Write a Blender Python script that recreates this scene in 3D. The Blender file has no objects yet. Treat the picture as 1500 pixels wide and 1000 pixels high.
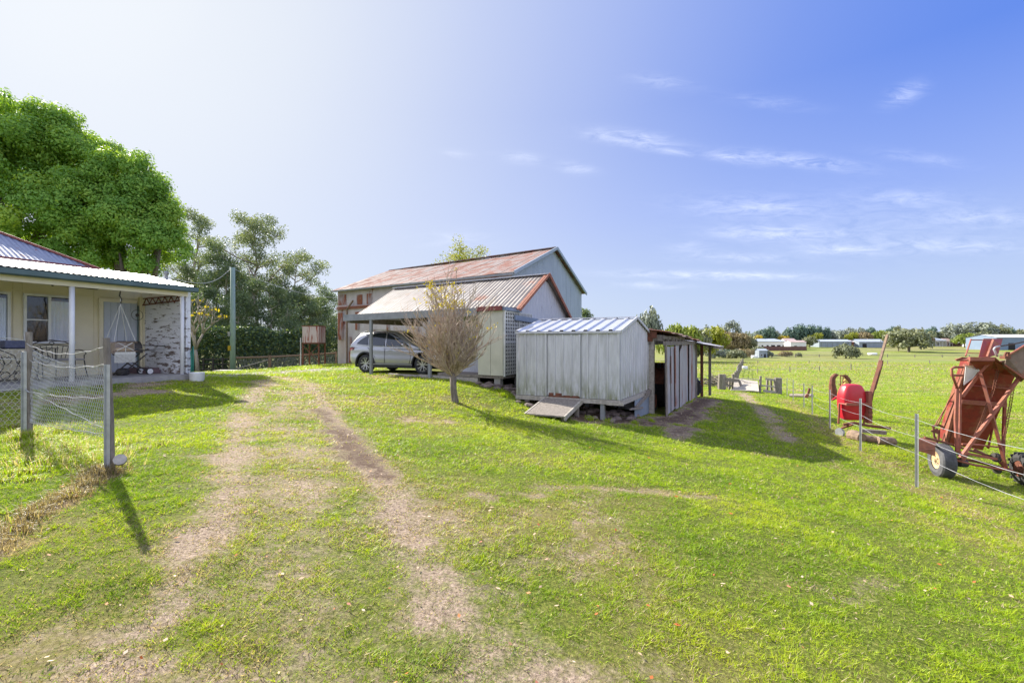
import bpy, math, random
import numpy as np
from mathutils import Vector, Matrix
random.seed(7); RNG = np.random.default_rng(11)
scene = bpy.context.scene
COL = scene.collection
CZ = 1.6                      # eye height; x right, y forward
F0 = 667.0
def P(px, py, d): return Vector(((px-750)/F0*d, d, CZ+(500-py)/F0*d))

# ------------------------------------------------------------ scene-tree helpers
def tag(o, label=None, cat=None, group=None, kind=None):
    if label: o['label'] = label
    if cat: o['category'] = cat
    if group: o['group'] = group
    if kind: o['kind'] = kind
    return o
def thing(name, label, cat, loc=(0,0,0), group=None):
    o = bpy.data.objects.new(name, None); COL.objects.link(o)
    o.empty_display_size = .2; o.location = Vector(loc); o['_w'] = tuple(loc)
    return tag(o, label, cat, group)
def wloc(parent):
    v = Vector((0,0,0))
    while parent is not None:
        v += parent.location; parent = parent.parent
    return v
def link_mesh(name, me, mat, parent):
    o = bpy.data.objects.new(name, me); COL.objects.link(o)
    if mat is not None:
        for m in (mat if isinstance(mat,(list,tuple)) else [mat]): me.materials.append(m)
    if parent is not None:
        me.transform(Matrix.Translation(-wloc(parent))); o.parent = parent
    return o
def clean_label_loc(o):
    if '_w' in o: del o['_w']
def copy_tree(o, parent=None):
    c = o.copy(); COL.objects.link(c); c.parent = parent
    for ch in o.children: copy_tree(ch, c)
    return c

class MB:
    def __init__(s): s.v=[]; s.f=[]; s.mi=[]; s.m=0
    def add(s, vs, fs):
        b=len(s.v); s.v.extend([tuple(v) for v in vs])
        for f in fs: s.f.append(tuple(b+i for i in f)); s.mi.append(s.m)
    def quad(s,a,b,c,d): s.add([a,b,c,d],[(0,1,2,3)])
    def hexa(s,c):      # 8 corners: bottom 0-3, top 4-7
        s.add(c,[(3,2,1,0),(4,5,6,7),(0,1,5,4),(1,2,6,5),(2,3,7,6),(3,0,4,7)])
    def box(s,x0,x1,y0,y1,z0,z1,fr=None):
        cs=[(x0,y0,z0),(x1,y0,z0),(x1,y1,z0),(x0,y1,z0),(x0,y0,z1),(x1,y0,z1),(x1,y1,z1),(x0,y1,z1)]
        if fr: cs=[fr(*c) for c in cs]
        s.hexa(cs)
    def beam(s,p,q,w,h=None,up=(0,0,1)):
        p=Vector(p);q=Vector(q);h=h or w;d=(q-p).normalized();u=Vector(up)
        if abs(d.dot(u))>.98:u=Vector((0,1,0)) if abs(d.y)<.9 else Vector((1,0,0))
        r=d.cross(u).normalized();u=r.cross(d)
        c=[]
        for e in (p,q):
            for a,b in ((-1,-1),(1,-1),(1,1),(-1,1)): c.append(e+r*a*w/2+u*b*h/2)
        s.hexa([c[0],c[1],c[2],c[3],c[4],c[5],c[6],c[7]])
    def tube(s,pts,r,n=6,closed=False,caps=True):
        pts=[Vector(p) for p in pts]; rs=r if isinstance(r,(list,tuple)) else [r]*len(pts)
        vs=[];N=len(pts);prev=None
        for i,p in enumerate(pts):
            if closed: d=pts[(i+1)%N]-pts[i-1]
            else: d=pts[min(i+1,N-1)]-pts[max(i-1,0)]
            d.normalize()
            if prev is None:
                u=Vector((0,0,1)) if abs(d.z)<.9 else Vector((1,0,0)); a=d.cross(u).normalized()
            else: a=(prev-d*prev.dot(d)).normalized()
            prev=a; b=d.cross(a)
            for k in range(n):
                t=2*math.pi*k/n; vs.append(p+(a*math.cos(t)+b*math.sin(t))*rs[i])
        fs=[]
        for i in range(N if closed else N-1):
            j=(i+1)%N
            for k in range(n): fs.append((i*n+k,i*n+(k+1)%n,j*n+(k+1)%n,j*n+k))
        if caps and not closed: fs.append(tuple(range(n-1,-1,-1))); fs.append(tuple((N-1)*n+k for k in range(n)))
        s.add(vs,fs)
    def lathe(s,c,axis,prof,n=24,cap=True):    # prof: (r, t along axis)
        c=Vector(c);ax=Vector(axis).normalized();u=Vector((0,0,1)) if abs(ax.z)<.9 else Vector((1,0,0))
        a=ax.cross(u).normalized();b=ax.cross(a);vs=[];fs=[]
        for r,t in prof:
            for k in range(n):
                g=2*math.pi*k/n; vs.append(c+ax*t+(a*math.cos(g)+b*math.sin(g))*r)
        for i in range(len(prof)-1):
            for k in range(n): fs.append((i*n+k,i*n+(k+1)%n,(i+1)*n+(k+1)%n,(i+1)*n+k))
        if cap: fs.append(tuple(range(n))); fs.append(tuple((len(prof)-1)*n+k for k in range(n-1,-1,-1)))
        s.add(vs,fs)
    def plate(s,pts,t=.01,nrm=None):    # polygon with thickness
        pts=[Vector(p) for p in pts]; n=Vector(nrm) if nrm else (pts[1]-pts[0]).cross(pts[2]-pts[0]); n.normalize()
        k=len(pts); s.add([p-n*t/2 for p in pts]+[p+n*t/2 for p in pts],
            [tuple(range(k-1,-1,-1)),tuple(range(k,2*k))]+[(i,(i+1)%k,k+(i+1)%k,k+i) for i in range(k)])
    def corr(s,p00,p10,p11,p01,pitch=.076,amp=.009,segs=1,sag=0,shape='sine'):
        """corrugated sheet: ribs run p00->p01 ; across p00->p10"""
        p00,p10,p11,p01=map(Vector,(p00,p10,p11,p01))
        w=((p10-p00).length+(p11-p01).length)/2; n=(p10-p00).cross(p01-p00)
        if n.length<1e-9:n=(p10-p00).cross(p11-p00)
        n.normalize()
        if shape=='sine': k=max(2,int(w/pitch)); us=[i/(4*k) for i in range(4*k+1)]; off=[amp*math.sin(i*math.pi/2) for i in range(4*k+1)]
        else:
            k=max(1,int(w/pitch)); us=[];off=[]
            for i in range(k):
                for a,b in ((0,0),(.74,0),(.755,1),(.93,1),(.945,.0)): us.append((i+a)/k); off.append(amp*b)
            us.append(1);off.append(0)
        vs=[];fs=[]
        for j in range(segs+1):
            v=j/segs
            for u,o in zip(us,off):
                p=p00.lerp(p10,u).lerp(p01.lerp(p11,u),v)+n*o
                if sag: p=p+Vector((0,0,-sag*math.sin(u*math.pi)))
                vs.append(p)
        m=len(us)
        for j in range(segs):
            for i in range(m-1): fs.append((j*m+i,j*m+i+1,(j+1)*m+i+1,(j+1)*m+i))
        s.add(vs,fs)
    def build(s,name,mat,parent=None,smooth=False,bevel=0):
        me=bpy.data.meshes.new(name); me.from_pydata(s.v,[],s.f); 
        me.polygons.foreach_set('material_index',s.mi); me.update()
        o=link_mesh(name,me,mat,parent)
        if smooth: me.polygons.foreach_set('use_smooth',[True]*len(me.polygons))
        if bevel:
            b=o.modifiers.new('b','BEVEL');b.width=bevel;b.segments=2;b.limit_method='ANGLE'
        return o
def part(name,mat,parent,fn,**k):
    m=MB(); fn(m); return m.build(name,mat,parent,**k)

class Frame:                    # local frame: a along u, b along v, z height above the eye
    def __init__(s,o,u,v):
        s.o=Vector((o[0],o[1],0)); s.u=Vector((u[0],u[1],0)).normalized(); s.v=Vector((v[0],v[1],0)).normalized()
    def __call__(s,a,b,z): return s.o+s.u*a+s.v*b+Vector((0,0,CZ+z))

def np_mesh(name, verts, nper, mat, parent=None, attr=None, smooth=False):
    """verts (N*nper,3): N separate polygons with nper corners"""
    verts=np.asarray(verts,dtype=np.float32)
    if parent is not None: verts=verts-np.array(wloc(parent),dtype=np.float32)
    n=len(verts)//nper; me=bpy.data.meshes.new(name)
    me.vertices.add(n*nper); me.vertices.foreach_set('co',verts.ravel())
    me.loops.add(n*nper); me.loops.foreach_set('vertex_index',np.arange(n*nper,dtype=np.int32))
    me.polygons.add(n); me.polygons.foreach_set('loop_start',np.arange(0,n*nper,nper,dtype=np.int32))
    me.update(calc_edges=True)
    if attr is not None:
        a=me.attributes.new('rnd','FLOAT','FACE'); a.data.foreach_set('value',np.asarray(attr,dtype=np.float32))
    o=bpy.data.objects.new(name,me); COL.objects.link(o); me.materials.append(mat)
    if parent is not None:o.parent=parent
    return o

# ------------------------------------------------------------ terrain
CP=[(0,0,-1.6),(0,-6,-1.6),(-3.96,4.45,-1.27),(-6.4,6,-1.26),(-2.4,2.9,-1.38),(-9,3,-1.15),(-12,-4,-1.25),(-5,0,-1.45),(0,3,-1.6),
(6.6,7.42,-2.37),(8.04,10.5,-2.5),(9.64,13.8,-2.67),(12.4,18.8,-3.03),(15,24,-3.3),(18.6,31.5,-3.65),(14.7,31,-3.35),
(4.9,3.9,-2.15),(9,3,-2.5),(8,-5,-2.3),(3,6,-1.92),(3,3,-1.85),(0,6.5,-1.6),(8.5,9,-2.7),(10.2,9.2,-2.75),(12,8,-2.85),(9.7,12.5,-2.62),(16,14,-3.15),(30,20,-3.9),
(-9.6,9.5,-.98),(-8.5,12.2,-1.03),(-12,11,-1.0),(-7.6,10.5,-1.1),(-8.3,15,-1.18),(-12,18,-1.3),(-16,14,-1.1),(-20,6,-1.1),
(-5.8,18.2,-1.24),(-2.5,17.2,-1.22),(-3.5,20,-1.22),(-6.5,21,-1.28),(-1.5,15.4,-1.25),(-3.5,15.4,-1.24),(-4.6,14,-1.24),(-4,11,-1.3),(-1.45,11.4,-1.48),(-.3,13.4,-1.4),(.5,12.4,-1.72),(.4,11.2,-1.86),
(-2,8.5,-1.5),(1,9,-1.8),(2.6,11.6,-2.02),(4.6,13.6,-2.25),(5.9,15.7,-2.3),(7.5,18.7,-2.32),(9,20,-2.5),(7.2,13.5,-2.45),(4.2,9.5,-2.2),(2,15,-1.9),(4,19,-2.1),
(8,24,-2.9),(10,32,-3.3),(0,24,-1.6),(-11.1,29.1,-1.44),(-10,25,-1.38),(-13,27,-1.5),(-17,28,-1.95),(-21,30,-2.15),(-25,24,-1.9),(5,27,-2.4),(4,34,-2.6),(0,36,-2.3),(-10,36,-1.9),(-22,40,-2.6),(-30,30,-2.4),
(20,45,-4.2),(35,40,-4.5),(12,48,-3.9),(0,55,-3.4),(-25,55,-3),(35,58,-4.9),(60,30,-4.9),(60,8,-4.4),(30,5,-3.5),(22,4,-3.2),(-35,5,-1.6),(-40,45,-3),(-30,-5,-1.5),(20,-8,-3)]
_cp=np.array(CP,dtype=float)
def _phi(r2): return np.where(r2>1e-12,.5*r2*np.log(np.maximum(r2,1e-12)),0)
_n=len(_cp); _d=((_cp[:,None,:2]-_cp[None,:,:2])**2).sum(-1)
_A=np.zeros((_n+3,_n+3)); _A[:_n,:_n]=_phi(_d)+np.eye(_n)*.6; _A[:_n,_n]=1; _A[:_n,_n+1:]=_cp[:,:2]; _A[_n:,:_n]=_A[:_n,_n:].T
_w=np.linalg.solve(_A,np.concatenate([_cp[:,2],[0,0,0]]))
FARP=np.array([(0,-3.3),(40,-4.0),(60,-4.5),(100,-5.1),(150,-6.0),(190,-6.2),(230,-5.4),(300,-3.1),(350,-2.2),(450,-.8),(700,0),(4000,-2)])
def GZ(x,y):
    x=np.asarray(x,dtype=float);y=np.asarray(y,dtype=float);sh=x.shape;x=x.ravel();y=y.ravel()
    out=np.empty(len(x))
    for i in range(0,len(x),20000):
        xs=x[i:i+20000];ys=y[i:i+20000]
        r2=(xs[:,None]-_cp[None,:,0])**2+(ys[:,None]-_cp[None,:,1])**2
        z=_phi(r2)@_w[:_n]+_w[_n]+_w[_n+1]*xs+_w[_n+2]*ys
        r=np.hypot(xs,ys); zf=np.interp(np.maximum(ys,r*.75),FARP[:,0],FARP[:,1])
        zf+=.5*np.sin(xs/47+1)*np.sin(ys/61)*np.clip((r-60)/80,0,1)
        t=np.clip((r-42)/26,0,1);t=t*t*(3-2*t)
        out[i:i+20000]=z*(1-t)+zf*t
    return (out+CZ).reshape(sh)
def gz(x,y): return float(GZ(np.array([x]),np.array([y]))[0])
def G(px,d,dz=0):               # ground point seen in column px at distance d
    x=(px-750)/F0*d; return Vector((x,d,gz(x,d)+dz))

# value noise for masks
_perm=RNG.random((256,256))
def vnoise(x,y):
    xi=np.floor(x).astype(int);yi=np.floor(y).astype(int);fx=x-xi;fy=y-yi;fx=fx*fx*(3-2*fx);fy=fy*fy*(3-2*fy)
    g=lambda a,b:_perm[a%256,b%256]
    return (g(xi,yi)*(1-fx)+g(xi+1,yi)*fx)*(1-fy)+(g(xi,yi+1)*(1-fx)+g(xi+1,yi+1)*fx)*fy
def fbm(x,y,o=4):
    s=0;a=.5
    for i in range(o): s=s+a*vnoise(x*2**i+i*17.3,y*2**i+i*5.1);a*=.5
    return s/(1-.5**o)

# ------------------------------------------------------------ materials
def new_mat(name):
    m=bpy.data.materials.new(name);m.use_nodes=True;nt=m.node_tree
    for n in list(nt.nodes):
        if n.type!='OUTPUT_MATERIAL' and n.type!='BSDF_PRINCIPLED': nt.nodes.remove(n)
    return m,nt,nt.nodes['Principled BSDF']
def N(nt,t,**k):
    n=nt.nodes.new(t)
    for a,b in k.items():
        if a.startswith('_'): n.inputs[a[1:].replace('_',' ')].default_value=b
        else: setattr(n,a,b)
    return n
def ramp(nt,fac,stops):
    r=nt.nodes.new('ShaderNodeValToRGB'); e=r.color_ramp.elements
    while len(e)<len(stops): e.new(.5)
    for i,(p,c) in enumerate(stops):
        e[i].position=p; e[i].color=(c[0],c[1],c[2],1) if isinstance(c,(tuple,list)) else (c,c,c,1)
    nt.links.new(fac,r.inputs[0]); return r.outputs[0]
def mixc(nt,f,a,b,mode='MIX'):
    m=nt.nodes.new('ShaderNodeMix');m.data_type='RGBA';m.blend_type=mode
    for s,v in ((m.inputs[0],f),(m.inputs[6],a),(m.inputs[7],b)):
        if isinstance(v,bpy.types.NodeSocket): nt.links.new(v,s)
        else: s.default_value=v if not isinstance(v,(tuple,list)) else (v[0],v[1],v[2],1)
    return m.outputs[2]
def noise(nt,scale,detail=4,rough=.55,vec=None,stretch=None,coord='Object'):
    n=nt.nodes.new('ShaderNodeTexNoise');n.inputs['Scale'].default_value=scale;n.inputs['Detail'].default_value=detail;n.inputs['Roughness'].default_value=rough
    if vec is None:
        tc=nt.nodes.new('ShaderNodeTexCoord');vec=tc.outputs[coord]
    if stretch:
        mp=nt.nodes.new('ShaderNodeMapping');mp.inputs['Scale'].default_value=stretch;nt.links.new(vec,mp.inputs[0]);vec=mp.outputs[0]
    nt.links.new(vec,n.inputs['Vector']);return n.outputs['Fac']
def bump(nt,h,strength,dist,bs):
    b=nt.nodes.new('ShaderNodeBump');b.inputs['Strength'].default_value=strength;b.inputs['Distance'].default_value=dist
    nt.links.new(h,b.inputs['Height']);nt.links.new(b.outputs[0],bs.inputs['Normal'])
def mat_basic(name,c1,c2=None,scale=6,rough=.7,metal=0,stretch=None,bmp=.15,bd=.01,detail=5,lo=.35,hi=.65,spec=None):
    m,nt,bs=new_mat(name); c2=c2 or tuple(x*.75 for x in c1)
    f=noise(nt,scale,detail,.6,stretch=stretch)
    nt.links.new(ramp(nt,f,[(lo,c1),(hi,c2)]),bs.inputs['Base Color'])
    bs.inputs['Roughness'].default_value=rough;bs.inputs['Metallic'].default_value=metal
    if spec is not None: bs.inputs['Specular IOR Level'].default_value=spec
    if bmp: bump(nt,noise(nt,scale*5,3),bmp,bd,bs)
    return m
RUST=[(.0,(.20,.07,.035)),(.5,(.30,.10,.05)),(1,(.13,.05,.03))]
def mat_metal(name,base,base2,rust=.5,width=.08,scale=1.2,stretch=(1,1,1),rough=.55,metal=.25,rustc=None,dirt=None):
    """weathered sheet metal; rust: threshold (high = less rust)"""
    m,nt,bs=new_mat(name)
    tc=N(nt,'ShaderNodeTexCoord');v=tc.outputs['Object']
    a=noise(nt,scale*3,6,.6,v,stretch)
    col=ramp(nt,a,[(.3,base),(.7,base2)])
    # sheet-to-sheet tone
    if dirt:
        col=mixc(nt,ramp(nt,noise(nt,scale*1.7,4,.6,v,stretch),[(.5,0.),(.7,.7)]),col,dirt)
    rn=noise(nt,scale,7,.68,v,stretch)
    rf=ramp(nt,rn,[(rust,0.),(rust+width,1.)])
    rc=ramp(nt,noise(nt,scale*5,5,.65,v,stretch),rustc or [(.3,(.17,.06,.035)),(.55,(.30,.11,.06)),(.75,(.13,.055,.035))])
    nt.links.new(mixc(nt,rf,col,rc),bs.inputs['Base Color'])
    bs.inputs['Metallic'].default_value=metal
    nt.links.new(ramp(nt,rf,[(0,rough),(1,.9)]),bs.inputs['Roughness'])
    bump(nt,noise(nt,scale*9,4,.6,v),.12,.01,bs)
    return m
def mat_leaf(name,c1,c2,c3,transl=.35,scale=.5,rough=.5):
    m,nt,bs=new_mat(name)
    at=N(nt,'ShaderNodeAttribute',attribute_name='rnd')
    f=noise(nt,scale,3)
    ad=N(nt,'ShaderNodeMath',operation='ADD');nt.links.new(at.outputs['Fac'],ad.inputs[0]);nt.links.new(f,ad.inputs[1])
    mu=N(nt,'ShaderNodeMath',operation='MULTIPLY');nt.links.new(ad.outputs[0],mu.inputs[0]);mu.inputs[1].default_value=.5
    col=ramp(nt,mu.outputs[0],[(.2,c1),(.5,c2),(.85,c3)])
    nt.links.new(col,bs.inputs['Base Color']);bs.inputs['Roughness'].default_value=rough;bs.inputs['Specular IOR Level'].default_value=.25
    tr=N(nt,'ShaderNodeBsdfTranslucent');
    yl=mixc(nt,1.0,col,(1.7,1.4,.3) if name.startswith('dense') else (1.25,1.2,.5),'MULTIPLY')
    nt.links.new(yl,tr.inputs[0])
    mx=N(nt,'ShaderNodeMixShader');mx.inputs[0].default_value=transl
    nt.links.new(bs.outputs[0],mx.inputs[1]);nt.links.new(tr.outputs[0],mx.inputs[2])
    nt.links.new(mx.outputs[0],nt.nodes['Material Output'].inputs[0]);return m
M={}
M['galv']=mat_metal('galvanised_sheet',(.55,.54,.57),(.44,.43,.46),.60,.08,1.3,(2,2,.5))
M['galv_clean']=mat_metal('galvanised_clean',(.58,.59,.64),(.47,.48,.53),.74,.05,1.3,(2,2,.5))
M['barn_wall']=mat_metal('barn_wall_iron',(.54,.50,.51),(.41,.37,.38),.585,.07,.55,(1.4,1.4,.8),rustc=[(.3,(.16,.055,.035)),(.55,(.25,.09,.055)),(.75,(.12,.05,.035))],dirt=(.42,.34,.34))
M['barn_roof']=mat_metal('barn_roof_iron',(.27,.225,.215),(.20,.155,.145),.44,.12,1.1,(1.2,1.2,.6),rustc=[(.3,(.15,.052,.038)),(.55,(.21,.08,.058)),(.75,(.11,.045,.034))],rough=.6,metal=.1)
M['gable_blue']=mat_metal('gable_blue_iron',(.37,.42,.50),(.30,.35,.43),.76,.05,.8,(1.5,1.5,.4))
M['gar_roof']=mat_metal('garage_roof_iron',(.28,.255,.24),(.20,.175,.165),.57,.1,.9,(1,1,.6),rough=.5,metal=.25,dirt=(.17,.135,.12))
M['gar_gable']=mat_metal('garage_gable_iron',(.55,.55,.60),(.45,.45,.51),.66,.05,1.6,(2,2,.6))
M['shed_metal']=mat_metal('garden_shed_metal',(.60,.60,.64),(.47,.47,.52),.76,.04,2.2,(2.5,2.5,.3),metal=.1,dirt=(.36,.36,.37))
q_n=M['shed_metal'].node_tree;q_b=q_n.nodes['Principled BSDF'];q_l=q_b.inputs['Base Color'].links[0].from_socket
q_t=N(q_n,'ShaderNodeTexCoord');q_s=N(q_n,'ShaderNodeSeparateXYZ');q_n.links.new(q_t.outputs['Object'],q_s.inputs[0])
q_h=N(q_n,'ShaderNodeMapRange');q_n.links.new(q_s.outputs[2],q_h.inputs[0]);q_h.inputs[1].default_value=1.35;q_h.inputs[2].default_value=.5
q_m2=N(q_n,'ShaderNodeMath',operation='MULTIPLY');q_n.links.new(q_h.outputs[0],q_m2.inputs[0]);q_n.links.new(ramp(q_n,noise(q_n,3,6,.7,q_t.outputs['Object'],(3,3,.7)),[(.38,0.),(.62,1.)]),q_m2.inputs[1])
q_n.links.new(mixc(q_n,q_m2.outputs[0],q_l,(.20,.21,.12)),q_b.inputs['Base Color'])
M['shed_roof']=mat_metal('garden_shed_roof_metal',(.66,.67,.70),(.54,.55,.59),.8,.04,2,(1,1,.4),metal=.5,rough=.35)
M['rusty_wall']=mat_metal('rusty_shed_iron',(.40,.40,.44),(.27,.27,.31),.55,.05,1.1,(5,5,.25),dirt=(.46,.37,.34))
M['rust']=mat_basic('deep_rust',(.20,.07,.04),(.11,.045,.03),8,.9,0,bmp=.3)
M['rust_orange']=mat_basic('orange_rust',(.34,.13,.08),(.20,.08,.055),9,.85,0,bmp=.3)
M['red_paint']=mat_metal('faded_red_paint',(.27,.034,.024),(.18,.028,.022),.49,.12,4,(1,1,1),rough=.55,metal=.0)
M['red_frame']=mat_metal('faded_red_frame_paint',(.34,.105,.07),(.23,.07,.05),.48,.14,6,(1,1,1),rough=.65,metal=.0)
M['red_plastic']=mat_basic('red_plastic',(.52,.02,.035),(.44,.018,.03),3,.38,0,bmp=.05)
M['cream']=mat_basic('cream_paint',(.80,.73,.55),(.74,.67,.50),2.5,.6,bmp=.05)
M['white_paint']=mat_basic('white_paint',(.78,.78,.78),(.68,.68,.70),4,.5,bmp=.05)
M['dark']=mat_basic('dark_interior',(.012,.012,.014),(.02,.02,.02),3,.9,bmp=0)  # near black, stands in for shade seen behind glass and lattice
M['wood_grey']=mat_basic('weathered_timber',(.27,.235,.21),(.14,.12,.105),5,.9,stretch=(5,5,1),bmp=.4)
M['wood_rail']=mat_basic('brown_timber',(.26,.18,.12),(.16,.11,.08),5,.9,stretch=(3,3,3),bmp=.4)
M['wood_white']=mat_basic('pale_timber',(.44,.40,.36),(.27,.245,.215),5,.85,stretch=(3,3,3),bmp=.3)
M['concrete']=mat_basic('concrete',(.36,.34,.32),(.26,.25,.24),5,.9,bmp=.3)
M['steel_post']=mat_basic('galvanised_post',(.44,.45,.47),(.34,.35,.37),14,.45,.6,bmp=.1)
M['wire']=mat_basic('galvanised_wire',(.55,.55,.56),(.42,.42,.43),20,.4,.6,bmp=0)
M['iron_black']=mat_basic('black_iron',(.035,.033,.033),(.06,.05,.045),12,.6,.1,bmp=.1)
M['gutter']=mat_basic('green_grey_gutter',(.10,.16,.17),(.075,.12,.13),3,.4,0,bmp=0)
M['steel_grey']=mat_basic('grey_painted_steel',(.26,.27,.29),(.20,.21,.22),4,.5,.1,bmp=.05)
M['steel_blue']=mat_basic('blue_grey_flashing',(.22,.27,.36),(.18,.22,.30),4,.45,.2,bmp=.05)
M['tyre']=mat_basic('tyre_rubber',(.025,.025,.028),(.04,.04,.042),10,.8,bmp=.3)
M['grey_tyre']=mat_basic('weathered_tyre',(.10,.10,.11),(.06,.06,.068),8,.85,bmp=.3)
# ------------------------------------------------------------ camera, sun, sky
EXPO=1.42;SKY_K=.97/.15/2**EXPO
cam=bpy.data.cameras.new('camera');co=bpy.data.objects.new('camera',cam);COL.objects.link(co)
co.location=(0,0,CZ);co.rotation_euler=(math.radians(90),0,0);cam.sensor_width=36;cam.lens=36*F0/1500;cam.clip_end=8000;cam.clip_start=.05
scene.camera=co
SUN_EL=33.0; SUN_DIR=Vector((-.73,.684,0)).normalized()     # horizontal direction towards the sun
sd=Vector((SUN_DIR.x*math.cos(math.radians(SUN_EL)),SUN_DIR.y*math.cos(math.radians(SUN_EL)),math.sin(math.radians(SUN_EL))))
sl=bpy.data.lights.new('sun','SUN');sl.energy=4.6;sl.angle=math.radians(.55);sl.color=(1,.94,.82)
so=bpy.data.objects.new('sun',sl);COL.objects.link(so);so.rotation_euler=sd.to_track_quat('Z','Y').to_euler()
w=bpy.data.worlds.new('World');scene.world=w;w.use_nodes=True;nt=w.node_tree
bg=nt.nodes['Background'];sky=nt.nodes.new('ShaderNodeTexSky');sky.sky_type='NISHITA';sky.sun_disc=False
sky.sun_elevation=math.radians(SUN_EL);sky.sun_rotation=math.atan2(SUN_DIR.x,SUN_DIR.y);sky.air_density=1.0;sky.dust_density=.6;sky.ozone_density=3.2
tc=nt.nodes.new('ShaderNodeTexCoord');sx=nt.nodes.new('ShaderNodeSeparateXYZ');nt.links.new(tc.outputs['Generated'],sx.inputs[0])
def mth(op,a,b=None,nt=nt):
    n=nt.nodes.new('ShaderNodeMath');n.operation=op
    for i,v in enumerate((a,b)):
        if v is None: continue
        if isinstance(v,bpy.types.NodeSocket): nt.links.new(v,n.inputs[i])
        else: n.inputs[i].default_value=v
    return n.outputs[0]
yy=mth('MAXIMUM',sx.outputs[1],.02);U=mth('DIVIDE',sx.outputs[0],yy);V=mth('DIVIDE',sx.outputs[2],yy)
cb=nt.nodes.new('ShaderNodeCombineXYZ');nt.links.new(U,cb.inputs[0]);nt.links.new(V,cb.inputs[1])
acc=None
for px,py,sw,sh,st in [(925,203,55,10,1.0),(985,222,28,5,.7),(1180,236,75,9,.9),(1080,231,40,8,.8),(1325,138,26,13,.7),(845,247,25,8,.5),(765,232,30,8,.45),(670,225,20,6,.25),
    (1140,342,90,10,.8),(1100,303,90,14,.6),(1230,366,60,7,.7),(1080,378,80,6,.6),(1050,403,130,6,.95),(960,418,50,5,.5),(1440,318,70,10,.55),(1330,290,70,10,.45),(1400,360,110,9,.5),(670,352,50,14,.3),(1010,362,30,8,.4),(1350,232,60,9,.3),(1130,150,60,10,.25),(1290,330,200,45,.22),(970,120,40,10,.35)]:
    u0=(px-750)/F0;v0=(500-py)/F0
    skew=.12
    du=mth('MULTIPLY',mth('SUBTRACT',U,u0),F0/sw)
    dv0=mth('SUBTRACT',V,v0); dv=mth('MULTIPLY',mth('ADD',dv0,mth('MULTIPLY',mth('SUBTRACT',U,u0),skew if py<260 and px!=1325 else (-.35 if px==1325 else .02))),F0/sh)
    g=mth('MULTIPLY',mth('POWER',2.718,mth('MULTIPLY',mth('ADD',mth('POWER',mth('ABSOLUTE',du),2),mth('POWER',mth('ABSOLUTE',dv),2)),-1)),st)
    acc=g if acc is None else mth('ADD',acc,g)
mp=nt.nodes.new('ShaderNodeMapping');mp.inputs['Scale'].default_value=(14,60,1);mp.inputs['Rotation'].default_value=(0,0,.12);nt.links.new(cb.outputs[0],mp.inputs[0])
nz=nt.nodes.new('ShaderNodeTexNoise');nz.inputs['Scale'].default_value=1;nz.inputs['Detail'].default_value=8;nz.inputs['Roughness'].default_value=.68;nz.inputs['Distortion'].default_value=.6;nt.links.new(mp.outputs[0],nz.inputs['Vector'])
cl=ramp(nt,nz.outputs['Fac'],[(.36,0.),(.72,1.)])
cm=mth('MINIMUM',mth('MULTIPLY',acc,cl),.85)
dt=nt.nodes.new('ShaderNodeVectorMath');dt.operation='DOT_PRODUCT';nt.links.new(tc.outputs['Generated'],dt.inputs[0]);dt.inputs[1].default_value=tuple(sd)
base=ramp(nt,mth('MAXIMUM',sx.outputs[2],0),[(0,(.64,.75,.96)),(.10,(.54,.67,.97)),(.257,(.335,.475,.985)),(.443,(.135,.285,.90)),(.61,(.12,.27,.90)),(1,(.62,.72,1.0))])  # last stop: zenith above the frame brightened as fill for shaded walls
wf=ramp(nt,mth('MAXIMUM',dt.outputs['Value'],0),[(.20,0.),(.42,.13),(.58,.29),(.72,.48),(.82,.62),(.91,.83),(.98,1.)])
wf.node.color_ramp.interpolation='B_SPLINE'
pal=mixc(nt,wf,base,(.88,.925,.985))
skm=mixc(nt,.05,pal,mixc(nt,1.0,sky.outputs[0],(.15,.15,.15),'MULTIPLY'))
back_fill=nt.nodes.new('ShaderNodeMapRange');back_fill.interpolation_type='SMOOTHSTEP';nt.links.new(sx.outputs[1],back_fill.inputs[0]);back_fill.inputs[1].default_value=.25;back_fill.inputs[2].default_value=-.45;back_fill.inputs[3].default_value=1;back_fill.inputs[4].default_value=2.3  # sky behind the camera made brighter, added fill for walls in shade
sct=nt.nodes.new('ShaderNodeVectorMath');sct.operation='SCALE';back_grey=nt.nodes.new('ShaderNodeMapRange');nt.links.new(sx.outputs[1],back_grey.inputs[0]);back_grey.inputs[1].default_value=.15;back_grey.inputs[2].default_value=-.5;back_grey.inputs[3].default_value=0;back_grey.inputs[4].default_value=.75;nt.links.new(mixc(nt,back_grey.outputs[0],skm,(.56,.56,.58)),sct.inputs[0]);nt.links.new(mth('MULTIPLY',back_fill.outputs[0],SKY_K),sct.inputs['Scale'])  # sky behind the camera also greyed so the added fill is less blue
skyt=sct.outputs[0]
cmx=nt.nodes.new('ShaderNodeMix');cmx.data_type='RGBA';nt.links.new(mth('MULTIPLY',cm,.5),cmx.inputs[0]);nt.links.new(skyt,cmx.inputs[6]);cmx.inputs[7].default_value=(3.6,3.7,4.0,1)
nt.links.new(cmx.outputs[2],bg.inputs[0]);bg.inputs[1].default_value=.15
vs=scene.view_settings;vs.view_transform='Standard';vs.look='None';vs.gamma=1;vs.use_curve_mapping=False;vs.exposure=EXPO
scene.cycles.max_bounces=6;scene.cycles.diffuse_bounces=3;scene.cycles.transparent_max_bounces=12;scene.cycles.sample_clamp_indirect=6

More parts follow.
